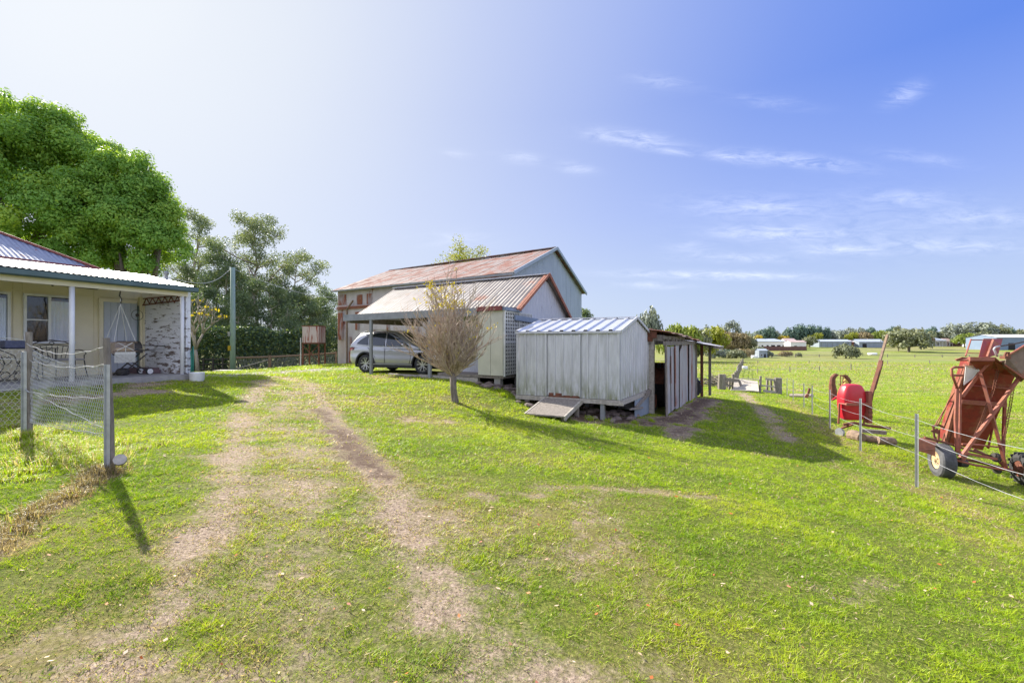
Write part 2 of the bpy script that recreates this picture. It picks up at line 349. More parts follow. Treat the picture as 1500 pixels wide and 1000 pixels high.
# ------------------------------------------------------------ ground masks
def pix2g(px,py):
    d=1.2
    while d<300:
        z=CZ+(500-py)/F0*d
        if z<=gz((px-750)/F0*d,d): break
        d*=1.01
    return ((px-750)/F0*d,d)
def seg_dist(x,y,pts,ws):
    best=np.full(x.shape,99.)
    for (a,b),(wa,wb) in zip(zip(pts[:-1],pts[1:]),zip(ws[:-1],ws[1:])):
        ax,ay=a;bx,by=b;L=(bx-ax)**2+(by-ay)**2
        t=np.clip(((x-ax)*(bx-ax)+(y-ay)*(by-ay))/L,0,1)
        d=np.hypot(x-ax-t*(bx-ax),y-ay-t*(by-ay))/(wa+(wb-wa)*t); best=np.minimum(best,d)
    return best
def PL(l): return [pix2g(a,b) for a,b in l]
T_left=PL([(395,556),(362,590),(345,650),(328,730),(295,800),(250,890),(205,990)])
T_main=PL([(400,552),(450,562),(480,600),(510,650),(555,700),(595,770),(640,860),(720,960),(790,1010)])
T_mud=PL([(468,600),(500,635),(535,672),(575,705)])
T_mid=PL([(430,570),(420,620),(430,700),(450,800),(430,960)])
T_fence=PL([(-60,820),(10,782),(70,745),(125,712),(160,692)])
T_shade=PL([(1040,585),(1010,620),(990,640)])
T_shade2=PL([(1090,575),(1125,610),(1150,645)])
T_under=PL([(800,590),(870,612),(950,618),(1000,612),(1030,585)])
T_rf=PL([(1150,585),(1190,610),(1240,650),(1330,700),(1440,760),(1560,830)])
T_rf2=PL([(1120,668),(1210,672),(1300,740),(1440,800)])
T_house=PL([(-60,600),(60,590),(190,575),(215,562)])
T_spot=PL([(745,712),(860,716),(960,722),(1040,728)])
T_right=PL([(1180,860),(1250,880),(1300,850)])
GRAV=PL([(285,552),(340,549),(400,545),(480,541)])
def masks(x,y):
    n1=fbm(x*1.3,y*1.3);n2=fbm(x*4+9,y*4+3);n3=fbm(x*.45+50,y*.45+20); n5=fbm(x*10,y*10,3)
    nn=(n1-.5)*1.8+(n2-.5)*2.0
    def band(pts,ws,hard=1.2): return np.clip((1-seg_dist(x,y,pts,ws)+nn*.75)*hard,0,1)
    dirt=band(T_left,[.5,.42,.38,.30,.27,.2,.16],1.1)*.72
    dirt=np.maximum(dirt,band(T_main,[.9,.8,.7,.75,.8,.85,.8,.8,.8],.8)*.58);dirt=np.maximum(dirt,np.clip((1.15-seg_dist(x,y,T_main,[.6,.5,.35,.38,.40,.38,.38,.42,.5])+nn*.45)*1.0,0,1)*.72)
    dirt=np.maximum(dirt,band(T_mid,[1.3,1.3,1.0,.8,.6],.9)*.55)
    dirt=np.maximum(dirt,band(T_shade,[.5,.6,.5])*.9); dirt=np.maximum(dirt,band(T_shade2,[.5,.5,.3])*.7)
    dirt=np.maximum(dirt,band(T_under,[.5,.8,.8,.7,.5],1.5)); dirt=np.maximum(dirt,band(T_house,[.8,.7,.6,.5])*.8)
    dirt=np.maximum(dirt,band(T_spot,[.12,.15,.15,.12])*.6); dirt=np.maximum(dirt,band(T_right,[.15,.15,.1])*.4)
    dirt=np.maximum(dirt,np.clip((n3-.60)*5,0,1)*np.clip((n2-.42)*4,0,1)*.7*(y<40))
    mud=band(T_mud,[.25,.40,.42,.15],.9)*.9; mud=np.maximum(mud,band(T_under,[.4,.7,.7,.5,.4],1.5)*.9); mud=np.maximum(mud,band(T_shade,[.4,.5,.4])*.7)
    dry=band(T_fence,[.3,.28,.26,.24,.2],2);mud=np.maximum(mud,band(T_fence,[.22,.2,.2,.18,.15],1.2)*.8); dry=np.maximum(dry,band(T_rf,[.7,.6,.6,.55,.5,.5])*.75)
    dry=np.maximum(dry,band(T_rf2,[.3,.3,.3,.3])*.5)
    dry=np.maximum(dry,np.clip((n3*.6+n1*.4-.50)*4,0,1)*.55)
    # straw-coloured zone under the verge by the carport
    dry=np.maximum(dry,np.clip(1-np.hypot((x+4.2)/3.2,(y-16)/1.7)+nn*.4,0,1)*.8)
    grav=np.clip((1-seg_dist(x,y,GRAV,[1.6,1.6,1.8,2.2])+nn*.4)*2,0,1)
    return dirt,mud,dry,grav
# ------------------------------------------------------------ ground sheet
def axis(a,b,step,lo,hi,g):
    l=list(np.arange(a,b+1e-6,step)); s=step;c=b
    while c<hi: s*=g;c+=s;l.append(c)
    s=step;c=a
    while c>lo: s*=g;c-=s;l.insert(0,c)
    return np.array(l)
XS=axis(-13,13,.16,-2500,2500,1.13);YS=axis(.6,24,.16,-400,4000,1.11)
GXX,GYY=np.meshgrid(XS,YS);GZZ=GZ(GXX,GYY)
near=np.clip(1-np.hypot(GXX,GYY)/40,0,1)
GZZ=GZZ+near*(fbm(GXX*2.2,GYY*2.2,3)-.5)*.05
dm,mm,dr,gr=masks(GXX,GYY)
GZZ=GZZ-near*dm*.012
nx,ny=len(XS),len(YS)
me=bpy.data.meshes.new('ground');idx=np.arange(nx*ny).reshape(ny,nx)
fq=np.stack([idx[:-1,:-1],idx[:-1,1:],idx[1:,1:],idx[1:,:-1]],-1).reshape(-1,4)
me.vertices.add(nx*ny);me.vertices.foreach_set('co',np.stack([GXX,GYY,GZZ],-1).astype(np.float32).ravel())
me.loops.add(fq.size);me.loops.foreach_set('vertex_index',fq.ravel().astype(np.int32));me.polygons.add(len(fq))
me.polygons.foreach_set('loop_start',np.arange(0,fq.size,4,dtype=np.int32));me.update(calc_edges=True)
me.polygons.foreach_set('use_smooth',[True]*len(fq))
ca=me.attributes.new('soil','FLOAT_COLOR','POINT');ca.data.foreach_set('color',np.stack([dm,mm,dr,gr],-1).astype(np.float32).ravel())
m,nt,bs=new_mat('ground_soil_and_grass')
at=N(nt,'ShaderNodeAttribute',attribute_name='soil');sp=N(nt,'ShaderNodeSeparateColor');nt.links.new(at.outputs['Color'],sp.inputs[0])
tc=N(nt,'ShaderNodeTexCoord');V3=tc.outputs['Object']
geo=N(nt,'ShaderNodeNewGeometry');sxy=N(nt,'ShaderNodeSeparateXYZ');nt.links.new(geo.outputs['Position'],sxy.inputs[0])
ng=noise(nt,38,6,.75,V3);nf=noise(nt,.06,5,.6,V3,(1,2.2,1));nm=noise(nt,1.6,5,.6,V3)
gnear=ramp(nt,ng,[(.3,(.026,.036,.010)),(.5,(.10,.125,.02)),(.62,(.22,.24,.05)),(.75,(.38,.33,.17))])
gfar1=ramp(nt,nm,[(.3,(.12,.19,.015)),(.5,(.20,.27,.025)),(.7,(.30,.32,.08))])
gfar2=ramp(nt,nm,[(.3,(.20,.20,.08)),(.7,(.28,.26,.13))])
bandn=noise(nt,.022,3,.5,V3,(.5,2.6,1))
nq=noise(nt,.35,7,.7,V3,(.6,1.8,1))
s1=N(nt,'ShaderNodeMapRange');nt.links.new(sxy.outputs[1],s1.inputs[0]);s1.inputs[1].default_value=40;s1.inputs[2].default_value=75
ad=N(nt,'ShaderNodeMath',operation='MULTIPLY');nt.links.new(ramp(nt,bandn,[(.38,0.1),(.55,1.)]),ad.inputs[0]);nt.links.new(s1.outputs[0],ad.inputs[1])
gfar=mixc(nt,ad.outputs[0],gfar1,gfar2)
gfar=mixc(nt,ramp(nt,nq,[(.45,0.),(.60,.75)]),gfar,(.10,.15,.025));gfar=mixc(nt,ramp(nt,noise(nt,.9,6,.75,V3,(.5,2,1)),[(.60,0.),(.66,.7)]),gfar,(.42,.42,.30))
s2=N(nt,'ShaderNodeMapRange');nt.links.new(sxy.outputs[1],s2.inputs[0]);s2.inputs[1].default_value=16;s2.inputs[2].default_value=34
grass=mixc(nt,s2.outputs[0],gnear,gfar)
fine=noise(nt,45,6,.75,V3)
dirtc=ramp(nt,fine,[(.30,(.08,.055,.042)),(.42,(.20,.15,.11)),(.55,(.36,.275,.205)),(.72,(.54,.43,.33))])
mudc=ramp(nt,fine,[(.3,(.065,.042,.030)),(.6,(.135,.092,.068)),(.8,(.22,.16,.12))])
dryc=ramp(nt,fine,[(.3,(.16,.11,.05)),(.7,(.30,.23,.10))])
gravc=ramp(nt,noise(nt,30,4,.8,V3),[(.35,(.16,.14,.13)),(.55,(.32,.29,.27)),(.7,(.5,.47,.44))])
c=mixc(nt,sp.outputs[2],grass,dryc)
brk_=mth('ADD',mth('MULTIPLY',mth('SUBTRACT',noise(nt,3.2,6,.7,V3),.5,nt),1.6,nt),mth('MULTIPLY',mth('SUBTRACT',noise(nt,16,4,.7,V3),.5,nt),1.8,nt),nt)
def soft(s,a,b):return ramp(nt,mth('ADD',s,mth('MULTIPLY',brk_,mth('MULTIPLY',mth('MINIMUM',mth('MULTIPLY',s,4.,nt),1.,nt),.7,nt),nt),nt),[(a,0.),(b,1.)])
c=mixc(nt,soft(sp.outputs[0],.12,.68),c,dirtc);c=mixc(nt,soft(sp.outputs[1],.3,.85),c,mudc);c=mixc(nt,at.outputs['Alpha'],c,gravc)
nt.links.new(c,bs.inputs['Base Color']);bs.inputs['Roughness'].default_value=.95;bs.inputs['Specular IOR Level'].default_value=.1
bump(nt,fine,.6,.03,bs)
M['ground']=m;me.materials.append(m)
go=bpy.data.objects.new('ground',me);COL.objects.link(go);tag(go,'sloping lawn and paddock ground with worn dirt wheel tracks','ground',kind='structure')

# ------------------------------------------------------------ grass blades
mg,nt,bs=new_mat('grass_blades')
at=N(nt,'ShaderNodeAttribute',attribute_name='rnd')     # 0..1 green variation, 1..2 straw
geo=N(nt,'ShaderNodeNewGeometry')
col=ramp(nt,mth('MULTIPLY',at.outputs['Fac'],.5,nt),[(0,(.13,.24,.010)),(.22,(.26,.395,.016)),(.47,(.48,.56,.026)),(.53,(.11,.08,.05)),(.7,(.36,.29,.17)),(1,(.66,.55,.38))])
nt.links.new(col,bs.inputs['Base Color']);bs.inputs['Roughness'].default_value=.5;bs.inputs['Specular IOR Level'].default_value=.25
tr=N(nt,'ShaderNodeBsdfTranslucent');nt.links.new(mixc(nt,1.0,col,(1.3,1.25,.6),'MULTIPLY'),tr.inputs[0])
mx=N(nt,'ShaderNodeMixShader');mx.inputs[0].default_value=.42;nt.links.new(bs.outputs[0],mx.inputs[1]);nt.links.new(tr.outputs[0],mx.inputs[2]);nt.links.new(mx.outputs[0],nt.nodes['Material Output'].inputs[0])
M['blade']=mg
def GS(x,y):      # height of the finished ground sheet
    i=np.clip(np.searchsorted(XS,x)-1,0,len(XS)-2);j=np.clip(np.searchsorted(YS,y)-1,0,len(YS)-2)
    u=(x-XS[i])/(XS[i+1]-XS[i]);v=(y-YS[j])/(YS[j+1]-YS[j])
    return (GZZ[j,i]*(1-u)+GZZ[j,i+1]*u)*(1-v)+(GZZ[j+1,i]*(1-u)+GZZ[j+1,i+1]*u)*v
NOGRASS=[]      # (polygon) filled by buildings before sowing
def inpoly(x,y,poly):
    r=np.zeros(x.shape,bool);n=len(poly)
    for i in range(n):
        x1,y1=poly[i];x2,y2=poly[(i+1)%n]
        c=((y1>y)!=(y2>y))&(x<(x2-x1)*(y-y1)/(y2-y1+1e-12)+x1);r^=c
    return r
def sow():
    VS=[];AT=[]
    bands=[(1.3,3.2,14000,.018,.0055),(3.2,5.5,8500,.021,.0075),(5.5,9,3800,.026,.0105),(9,14,1500,.034,.016),(14,22,420,.045,.026),(22,36,130,.055,.04),(36,62,22,.09,.075),(62,115,6,.13,.13)]
    for y0,y1,den,h,wd in bands:
        den*=1.5
        hw=1.17*y1+.3;area=2*hw*(y1-y0);n=int(area*den)
        x=RNG.uniform(-hw,hw,n);y=RNG.uniform(y0,y1,n);k=np.abs(x)<1.17*y+.3;x=x[k];y=y[k]
        d,mu,dr,gr=masks(x,y);cl=fbm(x*3.1+7,y*3.1,3)
        cl2=vnoise(x*16,y*16)
        keep=RNG.random(len(x))<np.clip(1.22-1.05*d-1.15*mu-.95*gr,0.07,1)*np.clip(.35+1.6*(cl-.3),.2,1)*np.clip(.15+1.5*cl2,0,1)
        if y0>=36: keep&=(x>2)
        for p in NOGRASS: keep&=~inpoly(x,y,p)
        x=x[keep];y=y[keep];cl2=cl2[keep];d=d[keep];dr=dr[keep];cl=cl[keep];mu=mu[keep]
        n=len(x);z=GS(x,y)-.004
        hh=h*RNG.uniform(.45,1.3,n)*(.7+.8*cl)*(.55+.9*cl2)*(1-.35*d);ang=RNG.uniform(0,2*np.pi,n);lean=RNG.uniform(.3,2.4,n)
        la=RNG.uniform(0,2*np.pi,n)
        base=np.stack([x,y,z],-1);wv=np.stack([np.cos(ang),np.sin(ang),0*ang],-1)*(wd*RNG.uniform(.6,1.3,n))[:,None]/2
        tip=base+np.stack([np.cos(la)*lean*hh,np.sin(la)*lean*hh,hh],-1)
        VS.append(np.stack([base-wv,base+wv,tip],1).reshape(-1,3))
        patch=fbm(x*.8+3,y*.8,3)
        pd=np.clip(.10+.55*dr+.75*d+.6*mu+(.22 if y0>=36 else 0),0,.93);isd=RNG.random(n)<pd
        AT.append(np.where(isd,1.05+.9*RNG.random(n),np.clip(.1+.5*RNG.random(n)+.9*(patch-.42)+.55*(cl2-.5),0,.95)))
    o=np_mesh('grass',np.concatenate(VS),3,M['blade'],attr=np.concatenate(AT));tag(o,'short mown green grass with straw blades on the lawn','grass',kind='stuff')
    print('blades',len(o.data.polygons))
def tufts(name,label,cat,centres,n,h,spread,dry,w=.008,dv=1.0):
    VS=[];AT=[]
    for (x,y,s) in centres:
        a=RNG.uniform(0,2*np.pi,n);r=np.abs(RNG.normal(0,spread*s,n));bx=x+np.cos(a)*r;by=y+np.sin(a)*r;bz=GS(bx,by)-.005
        hh=h*s*RNG.uniform(.4,1.2,n);la=a+RNG.normal(0,.8,n);ln=RNG.uniform(.1,1.1,n);g=RNG.uniform(0,np.pi,n)
        b=np.stack([bx,by,bz],-1);wv=np.stack([np.cos(g),np.sin(g),0*g],-1)*w*.5
        mid=b+np.stack([np.cos(la)*ln*hh*.3,np.sin(la)*ln*hh*.3,hh*.6],-1);tip=b+np.stack([np.cos(la)*ln*hh*.95,np.sin(la)*ln*hh*.95,hh*(1-.45*ln)],-1)
        VS.append(np.stack([b-wv,b+wv,mid+wv*.7,mid-wv*.7],1).reshape(-1,3));VS.append(np.stack([mid-wv*.7,mid+wv*.7,tip,tip],1).reshape(-1,3))
        v=np.where(RNG.random(n)<dry,1.04+dv*RNG.random(n),.2+.6*RNG.random(n));AT+= [v,v]
    o=np_mesh(name,np.concatenate(VS),4,M['blade'],attr=np.concatenate(AT));tag(o,label,cat,kind='stuff');return o
# ============================================================ HOUSE
FH=Frame((-10.54,12.96),(-.381,-.925),(.925,-.381))      # a: along the wall towards us, b: outwards
m_peel,nt,bs=new_mat('peeling_white_boards')
tc=N(nt,'ShaderNodeTexCoord');Vh=tc.outputs['Object']
pf=noise(nt,2.0,7,.72,Vh,(1.6,1.6,7)); pz=N(nt,'ShaderNodeSeparateXYZ');nt.links.new(Vh,pz.inputs[0])
low=N(nt,'ShaderNodeMapRange');nt.links.new(pz.outputs[2],low.inputs[0]);low.inputs[1].default_value=.0;low.inputs[2].default_value=2.2;low.inputs[3].default_value=.05;low.inputs[4].default_value=-.05
pa=mth('ADD',pf,low.outputs[0],nt)
nt.links.new(mixc(nt,ramp(nt,pa,[(.548,0.),(.572,1.)]),(.80,.80,.84),(.16,.12,.10)),bs.inputs['Base Color']);bs.inputs['Roughness'].default_value=.7
bump(nt,pa,.3,.02,bs);M['peel']=m_peel
M['house_roof']=mat_metal('blue_grey_roof_iron',(.24,.28,.40),(.18,.21,.31),.62,.05,2.2,(2,2,2),metal=.2,rough=.5)
M['ver_roof']=mat_metal('pale_roof_iron',(.62,.62,.64),(.52,.52,.54),.74,.05,1.5,(2,2,.7),metal=.3,rough=.35)
M['ridge_red']=mat_basic('maroon_ridge_cap',(.22,.05,.045),(.16,.04,.035),6,.6,bmp=.1)
M['door_blue']=mat_basic('pale_blue_door',(.52,.56,.66),(.46,.50,.60),3,.6,bmp=.1)
M['curtain']=mat_basic('white_curtain',(.92,.93,.98),(.82,.83,.90),3,.9,bmp=0)
mgl,nt,bs=new_mat('window_glass');gl=N(nt,'ShaderNodeBsdfGlossy');gl.inputs['Roughness'].default_value=.03;trn=N(nt,'ShaderNodeBsdfTransparent');trn.inputs[0].default_value=(.93,.95,.97,1)
fr=N(nt,'ShaderNodeFresnel');fr.inputs[0].default_value=1.5;mx=N(nt,'ShaderNodeMixShader');nt.links.new(fr.outputs[0],mx.inputs[0]);nt.links.new(trn.outputs[0],mx.inputs[1]);nt.links.new(gl.outputs[0],mx.inputs[2]);nt.links.new(mx.outputs[0],nt.nodes['Material Output'].inputs[0]);M['glass']=mgl
house=thing('farmhouse','cream farmhouse with verandah, pale iron verandah roof and peeling white end boards','house',FH(2,0,-1.0))
NOGRASS.append([tuple(FH(-.1,2.05,0))[:2],tuple(FH(12,2.05,0))[:2],tuple(FH(12,-6,0))[:2],tuple(FH(-.1,-6,0))[:2]])
part('floor_slab',M['concrete'],house,lambda m:m.box(0.02,9,-.02,2.1,-1.35,-.87,FH))
def wallf(m):
    m.box(.006,9,-.18,0,-1.2,1.9,FH)
    for z in (-.2,-.34,-.48): m.box(1.06,9,.002,.012,z-.006,z+.006,FH)
    for a in (1.1,1.62,2.46,2.62,3.3): m.box(a,a+.012,.002,.014,.0 if a!=1.1 else -.86,1.4,FH)
    m.box(.0,9,.002,.02,1.18,1.20,FH)
part('wall',M['cream'],house,wallf)
def endw(m):
    m.hexa([FH(-.14,-2.5,-1.2),FH(-.03,-2.5,-1.2),FH(-.03,1.9,-1.2),FH(-.14,1.9,-1.2),FH(-.14,-2.5,1.5),FH(-.03,-2.5,1.5),FH(-.03,1.9,1.38),FH(-.14,1.9,1.38)])
    m.box(-.03,.0,.0,1.95,-1.2,1.38,FH)
    for k in range(15):
        z=-1.0+k*.158
        m.hexa([FH(0.001,0.12,z),FH(.028,.12,z),FH(.028,1.97,z),FH(.001,1.97,z),FH(.001,.12,z+.155),FH(.010,.12,z+.155),FH(.010,1.97,z+.155),FH(.001,1.97,z+.155)])
part('weatherboard_wall',M['peel'],house,endw)
part('corner_board',M['cream'],house,lambda m:(m.box(.0,.10,.012,.12,-.95,1.25,FH),m.box(.03,.06,.12,.2,-.95,1.2,FH)))
# verandah roof: high edge b=0 z=1.88, low edge b=2.12 z=1.44
part('verandah_roof',M['ver_roof'],house,lambda m:(m.corr(FH(-.08,0,1.90),FH(9,0,1.90),FH(9,2.16,1.47),FH(-.08,2.16,1.47),segs=1,pitch=.1,amp=.012),
    m.corr(FH(-.08,-3,1.6),FH(.3,-3,1.6),FH(.3,0,1.90),FH(-.08,0,1.90),segs=1,pitch=.1,amp=.01)))
part('ceiling',M['cream'],house,lambda m:m.hexa([FH(.03,.02,1.80),FH(9,.02,1.80),FH(9,2.0,1.36),FH(.03,2.0,1.36),FH(.03,.02,1.84),FH(9,.02,1.84),FH(9,2.0,1.40),FH(.03,2.0,1.40)]))
part('verandah_beam',M['cream'],house,lambda m:(m.box(.0,9,1.93,2.02,1.20,1.37,FH)))
def gut(m):
    pr=[(2.05,1.44),(2.05,1.335),(2.09,1.31),(2.16,1.31),(2.2,1.335),(2.205,1.44),(2.185,1.44),(2.18,1.35),(2.07,1.35),(2.07,1.44)]
    n=len(pr);m.add([FH(-.16,b,z) for b,z in pr]+[FH(9,b,z) for b,z in pr],[(i,(i+1)%n,n+(i+1)%n,n+i) for i in range(n)]+[tuple(range(n)),tuple(range(2*n-1,n-1,-1))])
part('gutter',M['gutter'],house,gut)
def mroof(m):
    a0,z0=1.0,1.90; k=.57; L=6.5
    c=FH(a0,0,z0)
    # front slope (rises inwards) clipped by the hip: strips along a
    n=60
    for i in range(n):
        a1=a0+.02+i*.1;a2=a1+.1
        r1=min(a1-a0,3.2);r2=min(a2-a0,3.2)
        for j,(f0,f1,o0,o1) in enumerate(((0,.5,0,.016),(.5,1,.016,0))):
            x1=a1+(a2-a1)*f0;x2=a1+(a2-a1)*f1;q1=min(x1-a0,3.2);q2=min(x2-a0,3.2)
            m.quad(FH(x1,0,z0+o0),FH(x2,0,z0+o1),FH(x2,-q2,z0+q2*k+o1),FH(x1,-q1,z0+q1*k+o0))
    m.add([FH(a0,0,z0),FH(a0,-6.4,z0),FH(a0+3.2,-3.2,z0+3.2*k)],[(0,2,1)])
part('roof',M['house_roof'],house,mroof)
part('ridge_cap',M['ridge_red'],house,lambda m:(m.beam(FH(1.0,0,1.93),FH(4.2,-3.2,1.93+3.2*.57),.14,.05),m.beam(FH(4.2,-3.2,1.93+3.2*.57),FH(8,-3.2,1.93+3.2*.57),.14,.05),m.beam(FH(1.0,.02,1.915),FH(8,.02,1.915),.10,.035)))
def vpost(a,r,mat,zb=-1.1):
    part('post',mat,house,lambda m:m.tube([FH(a,1.97,zb),FH(a,1.97,1.21)],r,12),smooth=True)
vpost(2.42,.05,M['white_paint']);vpost(.12,.045,M['white_paint'])
def window(a0,a1,z0,z1,curt):
    f=part('window',M['white_paint'],house,lambda m:[m.box(a0-.05,a1+.05,.022,.075,z1,z1+.05,FH),m.box(a0-.07,a1+.07,.022,.10,z0-.05,z0,FH),m.box(a0-.05,a0,.022,.075,z0,z1,FH),m.box(a1,a1+.05,.022,.075,z0,z1,FH),
        m.box((a0+a1)/2-.025,(a0+a1)/2+.025,.022,.078,z0,z1,FH)]+([m.box((a0+a1)/2+.025,a1,.04,.07,z0+.50,z0+.53,FH)] if curt!=2 else []))
    part('shade_backing',M['dark'],f,lambda m:m.box(a0,a1,.004,.02,z0,z1,FH))  # near-black sheet painted as the unlit room behind the pane
    am=(a0+a1)/2
    def cu(m):
        for (c0,c1) in ([(a0+.02,am-.04)] if curt==1 else [(am+.04,am+.17),(a0+.01,a0+.15)]):
            k=14;vs=[]
            for i in range(k+1):
                for z in (z0+.01,z1-.09): vs.append(FH(c0+(c1-c0)*i/k,.03+.007*math.sin(i*2.1),z))
            m.add(vs,[(2*i,2*i+2,2*i+3,2*i+1) for i in range(k)])
    part('curtain',M['curtain'],f,cu)
    part('pane',M['glass'],f,lambda m:m.box(a0,a1,.046,.052,z0,z1,FH))
window(1.60,2.42,.0,1.08,1);window(2.74,3.56,.0,1.08,2);window(4.3,5.1,.0,1.08,1)
dr=part('door',M['door_blue'],house,lambda m:[m.box(.14+i*.155,.14+i*.155+.148,.008,.045,-.83,1.06,FH) for i in range(5)]+[m.box(.12,.93,.003,.01,-.83,1.06,FH)])
part('door_frame',M['cream'],dr,lambda m:(m.box(.93,1.02,.004,.07,-.87,1.15,FH),m.box(.12,.93,.004,.06,1.06,1.15,FH)))
part('downpipe',M['gutter'],dr,lambda m:m.tube([FH(.135,.075,-.85),FH(.135,.075,1.0)],.018,8))
def brk(m):
    m.beam(FH(.08,.2,1.02),FH(.10,1.95,1.10),.03);m.beam(FH(.1,.25,1.2),FH(.1,1.9,1.23),.025)
    for i in range(6): m.beam(FH(.09,.25+i*.27,1.04),FH(.09,.38+i*.27,1.21),.018); m.beam(FH(.09,.38+i*.27,1.21),FH(.09,.52+i*.27,1.05),.018)
part('rusty_bracket',M['rust'],house,brk)
part('vent_cap',M['steel_grey'],house,lambda m:m.lathe(FH(-.0,1.1,1.65),(0,0,1),[(.04,0),(.04,.2),(.06,.21),(.06,.27),(.01,.3)],10),smooth=True)
# verandah contents
r=part('hanging_rack',M['iron_black'],None,lambda m:(m.tube([FH(2.55,1.5,1.36),FH(2.50,1.5,1.28),FH(2.45,1.5,1.25),FH(1.75,1.5,1.23),FH(1.68,1.5,1.27),FH(1.62,1.5,1.37)],.014,6),m.tube([FH(2.55,1.5,1.36),FH(2.58,1.5,1.3),FH(2.54,1.5,1.22)],.02,6)))
tag(r,'dark metal rail hung under the verandah ceiling above the window','rail')
def disc_ring(m,c,r,th,n=16,axis=None): m.tube([Vector(c)+(FH.u*math.cos(t)+Vector((0,0,1))*math.sin(t))*r for t in [2*math.pi*i/n for i in range(n)]],th,5,closed=True)
r=part('step',mat_basic('purple_brown_brick',(.20,.13,.14),(.13,.09,.10),7,.9),None,lambda m:(m.box(.08,.42,.12,1.0,-.868,-.78,FH),m.box(.1,.40,.15,.97,-.78,-.72,FH)));tag(r,'low brown brick step against the peeling white boards','step')
# swing
def swing():
    t=thing('hanging_baby_swing','woven baby swing with fringe hung on ropes below verandah beam','swing',FH(1.35,1.55,-.5))
    c=FH(1.40,1.75,0); Y=FH.u
    top=FH(1.40,1.75,.93)
    M['rope']=mat_basic('white_rope',(.7,.68,.62),(.55,.53,.48),30,.9,bmp=.2);M['hessian']=mat_basic('tan_canvas',(.42,.34,.27),(.34,.27,.21),20,.9)
    M['cushion']=mat_basic('beige_cushion',(.5,.38,.26),(.42,.32,.22),9,.9)
    def q(a,b,z): return FH(1.40-a,1.75+b,z)
    def ropes(m):
        m.tube([FH(1.40,1.75,1.24),top],.008,6)
        for a in (-.22,.22):
            for b in (-.18,.18): m.tube([q(0,0,.9),q(a,b,.0)],.006,5)
        m.tube([q(-.17,.19,-.22),q(0,.2,-.12),q(.17,.19,-.22)],.01,5);m.tube([q(-.17,.19,-.02),q(0,.2,-.12),q(0,.2,-.26)],.01,5);m.tube([q(.17,.19,-.02),q(0,.2,-.12)],.01,5)
    part('rope',M['rope'],t,ropes)
    part('hook',M['iron_black'],t,lambda m:(m.tube([FH(1.40,1.75,1.23),FH(1.42,1.75,1.1),FH(1.38,1.75,1.02),FH(1.40,1.75,.92)],.014,6)))
    part('wooden_bar',M['wood_rail'],t,lambda m:(m.tube([q(-.25,.19,-.02),q(.25,.19,-.02)],.012,6),m.tube([q(-.25,-.19,-.02),q(.25,-.19,-.02)],.012,6),m.tube([q(-.25,.19,-.24),q(.25,.19,-.24)],.012,6)))
    part('seat',M['hessian'],t,lambda m:(m.box(1.20,1.60,1.57,1.58,-.27,-.02,FH),m.box(1.2,1.6,1.575,1.92,-.29,-.27,FH),m.box(1.20,1.21,1.58,1.92,-.26,-.04,FH),m.box(1.59,1.60,1.58,1.92,-.26,-.04,FH)))
    part('cushion',M['cushion'],t,lambda m:m.lathe(FH(1.22,1.88,-.2),FH.u,[(.02,0),(.05,.02),(.055,.18),(.05,.34),(.02,.36)],10),smooth=True)
    def fr(m):
        m.box(1.19,1.61,1.935,1.945,-.31,-.25,FH)
        for i in range(28):
            a=1.19+i*.0155; m.box(a,a+.009,1.936,1.944,-.5-.02*random.random(),-.31,FH)
    part('fringe',M['rope'],t,fr)
swing()
def barbecue():
    t=thing('barbecue','black kettle barbecue on folding crossed legs beside the verandah door','barbecue',FH(.75,1.1,-.87))
    q=lambda a,b,z:FH(.95-a,1.0+b,-.87+z)
    part('body',M['iron_black'],t,lambda m:(m.box(.60,1.1,.82,1.18,-.30,-.2,FH)),bevel=.02)
    def lid(m):
        n=12;prof=[(math.cos(math.pi*i/n),math.sin(math.pi*i/n)) for i in range(n+1)]
        vs=[FH(.62,1.0+.18*c,-.19+.2*s) for c,s in prof]+[FH(1.08,1.0+.18*c,-.19+.2*s) for c,s in prof];k=n+1
        m.add(vs,[(i,i+1,k+i+1,k+i) for i in range(n)]+[tuple(range(k)),tuple(range(2*k-1,k-1,-1))])
    part('lid',M['iron_black'],t,lid,smooth=True)
    part('side_shelf',M['iron_black'],t,lambda m:(m.box(.30,.6,.84,1.16,-.25,-.225,FH),m.tube([FH(.62,1.19,-.1),FH(.2,1.19,-.12),FH(.08,1.19,-.12)],.014,6)))
    for s in (-1,1):
        part('leg',M['iron_black'],t,lambda m,s=s:(m.beam(FH(1.1,1+.16*s,-.85),FH(.5,1+.16*s,-.32),.025),m.beam(FH(.48,1+.15*s,-.80),FH(1.12,1+.15*s,-.32),.025)))
        w_=part('wheel',M['white_paint'],t,lambda m,s=s:m.lathe(FH(.46,1+.19*s,-.79),FH.v*s,[(.01,0),(.07,0),(.07,.03),(.01,.035)],16))
        part('tyre',M['tyre'],w_,lambda m,s=s:m.lathe(FH(.46,1+.185*s,-.79),FH.v*s,[(.065,0),(.09,.005),(.09,.03),(.065,.035)],16,cap=False))
    part('gas_bottle',M['iron_black'],t,lambda m:m.lathe(FH(.95,.95,-.87),(0,0,1),[(.1,0),(.14,.03),(.14,.12),(.1,.17),(.04,.19)],14),smooth=True)
barbecue()
def scroll(m,c,r,a0,a1,fr,th=.009,n=14,shr=.35):
    pts=[]
    for i in range(n):
        t=a0+(a1-a0)*i/(n-1);rr=r*(1-shr*i/(n-1));pts.append(c+fr.u*(math.cos(t)*rr)+Vector((0,0,math.sin(t)*rr)))
    m.tube(pts,th,5)
